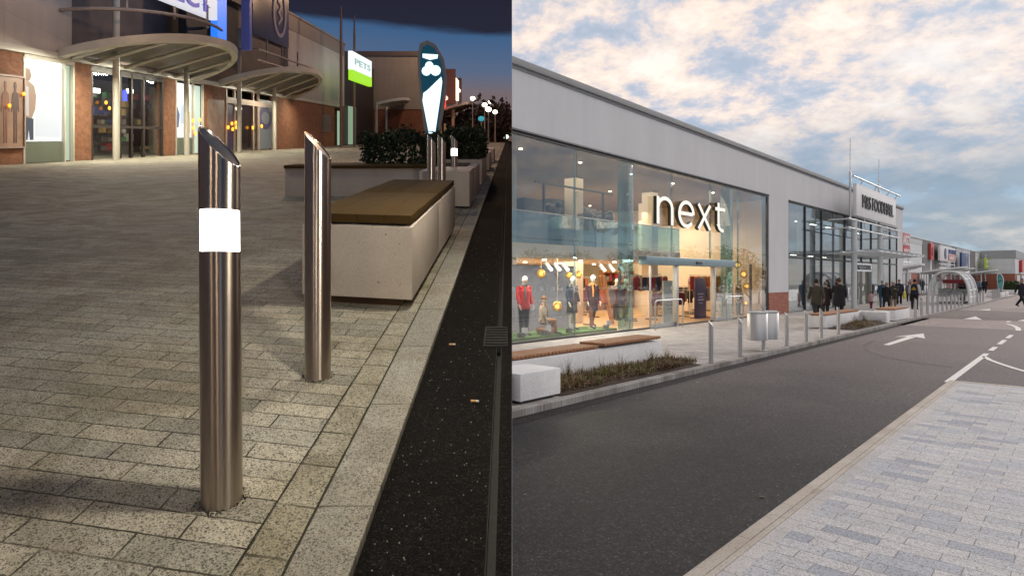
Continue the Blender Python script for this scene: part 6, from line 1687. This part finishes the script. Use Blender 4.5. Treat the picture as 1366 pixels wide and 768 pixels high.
bluec = ramp(nt, n1, [(.38, (.24, .39, .54)), (.46, (.165, .25, .36)), (.54, (.21, .29, .39)), (.61, (.34, .39, .46)), (.74, (.62, .57, .57))])
ccol = mixc(nt, 'MIX', mth(nt, 'MULTIPLY', ramp(nt, low, [(.20, (0,)*3), (.55, (1,)*3)]), .92), ccol, bluec)
gapc = mixc(nt, 'MIX', low, (.52, .64, .78), (.30, .46, .61))
col = mixc(nt, 'MIX', cov, gapc, ccol)
bg2 = nt.nodes.new('ShaderNodeBackground'); nt.links.new(col, bg2.inputs[0]); bg2.inputs[1].default_value = 1.05
mx = nt.nodes.new('ShaderNodeMixShader'); mx.inputs[0].default_value = 0.93
nt.links.new(bg1.outputs[0], mx.inputs[1]); nt.links.new(bg2.outputs[0], mx.inputs[2]); nt.links.new(mx.outputs[0], out.inputs[0])
sd = bpy.data.lights.new('sun', 'SUN'); sd.energy = 1.5; sd.angle = math.radians(16); sd.color = (1, .95, .90)
so = bpy.data.objects.new('sun', sd); COL.objects.link(so)
dirv = Vector((math.sin(AZ)*math.cos(EL), math.cos(AZ)*math.cos(EL), math.sin(EL)))
so.rotation_euler = dirv.to_track_quat('Z', 'Y').to_euler(); so.location = dirv*60

# ================================================================ keep each street on its own side
bpy.context.view_layer.update()
def clip_all():
    for o in list(COL.objects):
        if o.type != 'MESH': continue
        root = o
        while root.parent is not None: root = root.parent
        fr = INFO.get(root.name, (None,))[0] or INFO.get(root.name.split('.')[0], (None,))[0]
        if fr not in ('R', 'L'): continue
        mw = o.matrix_world
        xs = [(mw @ Vector(c)).x for c in o.bound_box]
        sgn = 1 if fr == 'R' else -1
        lim = .0015
        lo, hi = (min(xs), max(xs)) if sgn > 0 else (-max(xs), -min(xs))
        if lo >= lim: continue
        if hi <= lim:
            for ch in list(o.children):
                bpy.data.objects.remove(ch)
            bpy.data.objects.remove(o); continue
        if o.data.users > 1: o.data = o.data.copy()
        inv = mw.inverted()
        co = inv @ Vector((sgn*lim, 0, 0)); no = (mw.to_3x3().transposed() @ Vector((sgn, 0, 0))).normalized()
        bm = bmesh.new(); bm.from_mesh(o.data)
        bmesh.ops.bisect_plane(bm, geom=bm.verts[:]+bm.edges[:]+bm.faces[:], plane_co=co, plane_no=no, clear_inner=True, dist=1e-6)
        bm.to_mesh(o.data); bm.free()
        o.data.update()
clip_all()
for o in list(COL.objects):
    if o.type == 'EMPTY' and not o.children: bpy.data.objects.remove(o)

# ================================================================ camera and output
cam = bpy.data.cameras.new('camera'); cam.sensor_width = 36; cam.sensor_fit = 'HORIZONTAL'
cam.lens = 36*F/1366; cam.shift_y = -13/1366; cam.clip_start = .03; cam.clip_end = 2000
co = bpy.data.objects.new('camera', cam); COL.objects.link(co); co.location = (0, 0, EYE); co.rotation_euler = (PI/2, 0, 0)
SC.camera = co
SC.render.engine = 'CYCLES'
SC.cycles.use_denoising = True
SC.cycles.max_bounces = 8; SC.cycles.transparent_max_bounces = 24; SC.cycles.glossy_bounces = 4; SC.cycles.diffuse_bounces = 3
SC.cycles.sample_clamp_indirect = 6; SC.cycles.caustics_reflective = False; SC.cycles.caustics_refractive = False
vs = SC.view_settings; vs.view_transform = 'Standard'; vs.look = 'None'; vs.exposure = 0; vs.gamma = 1; vs.use_curve_mapping = False
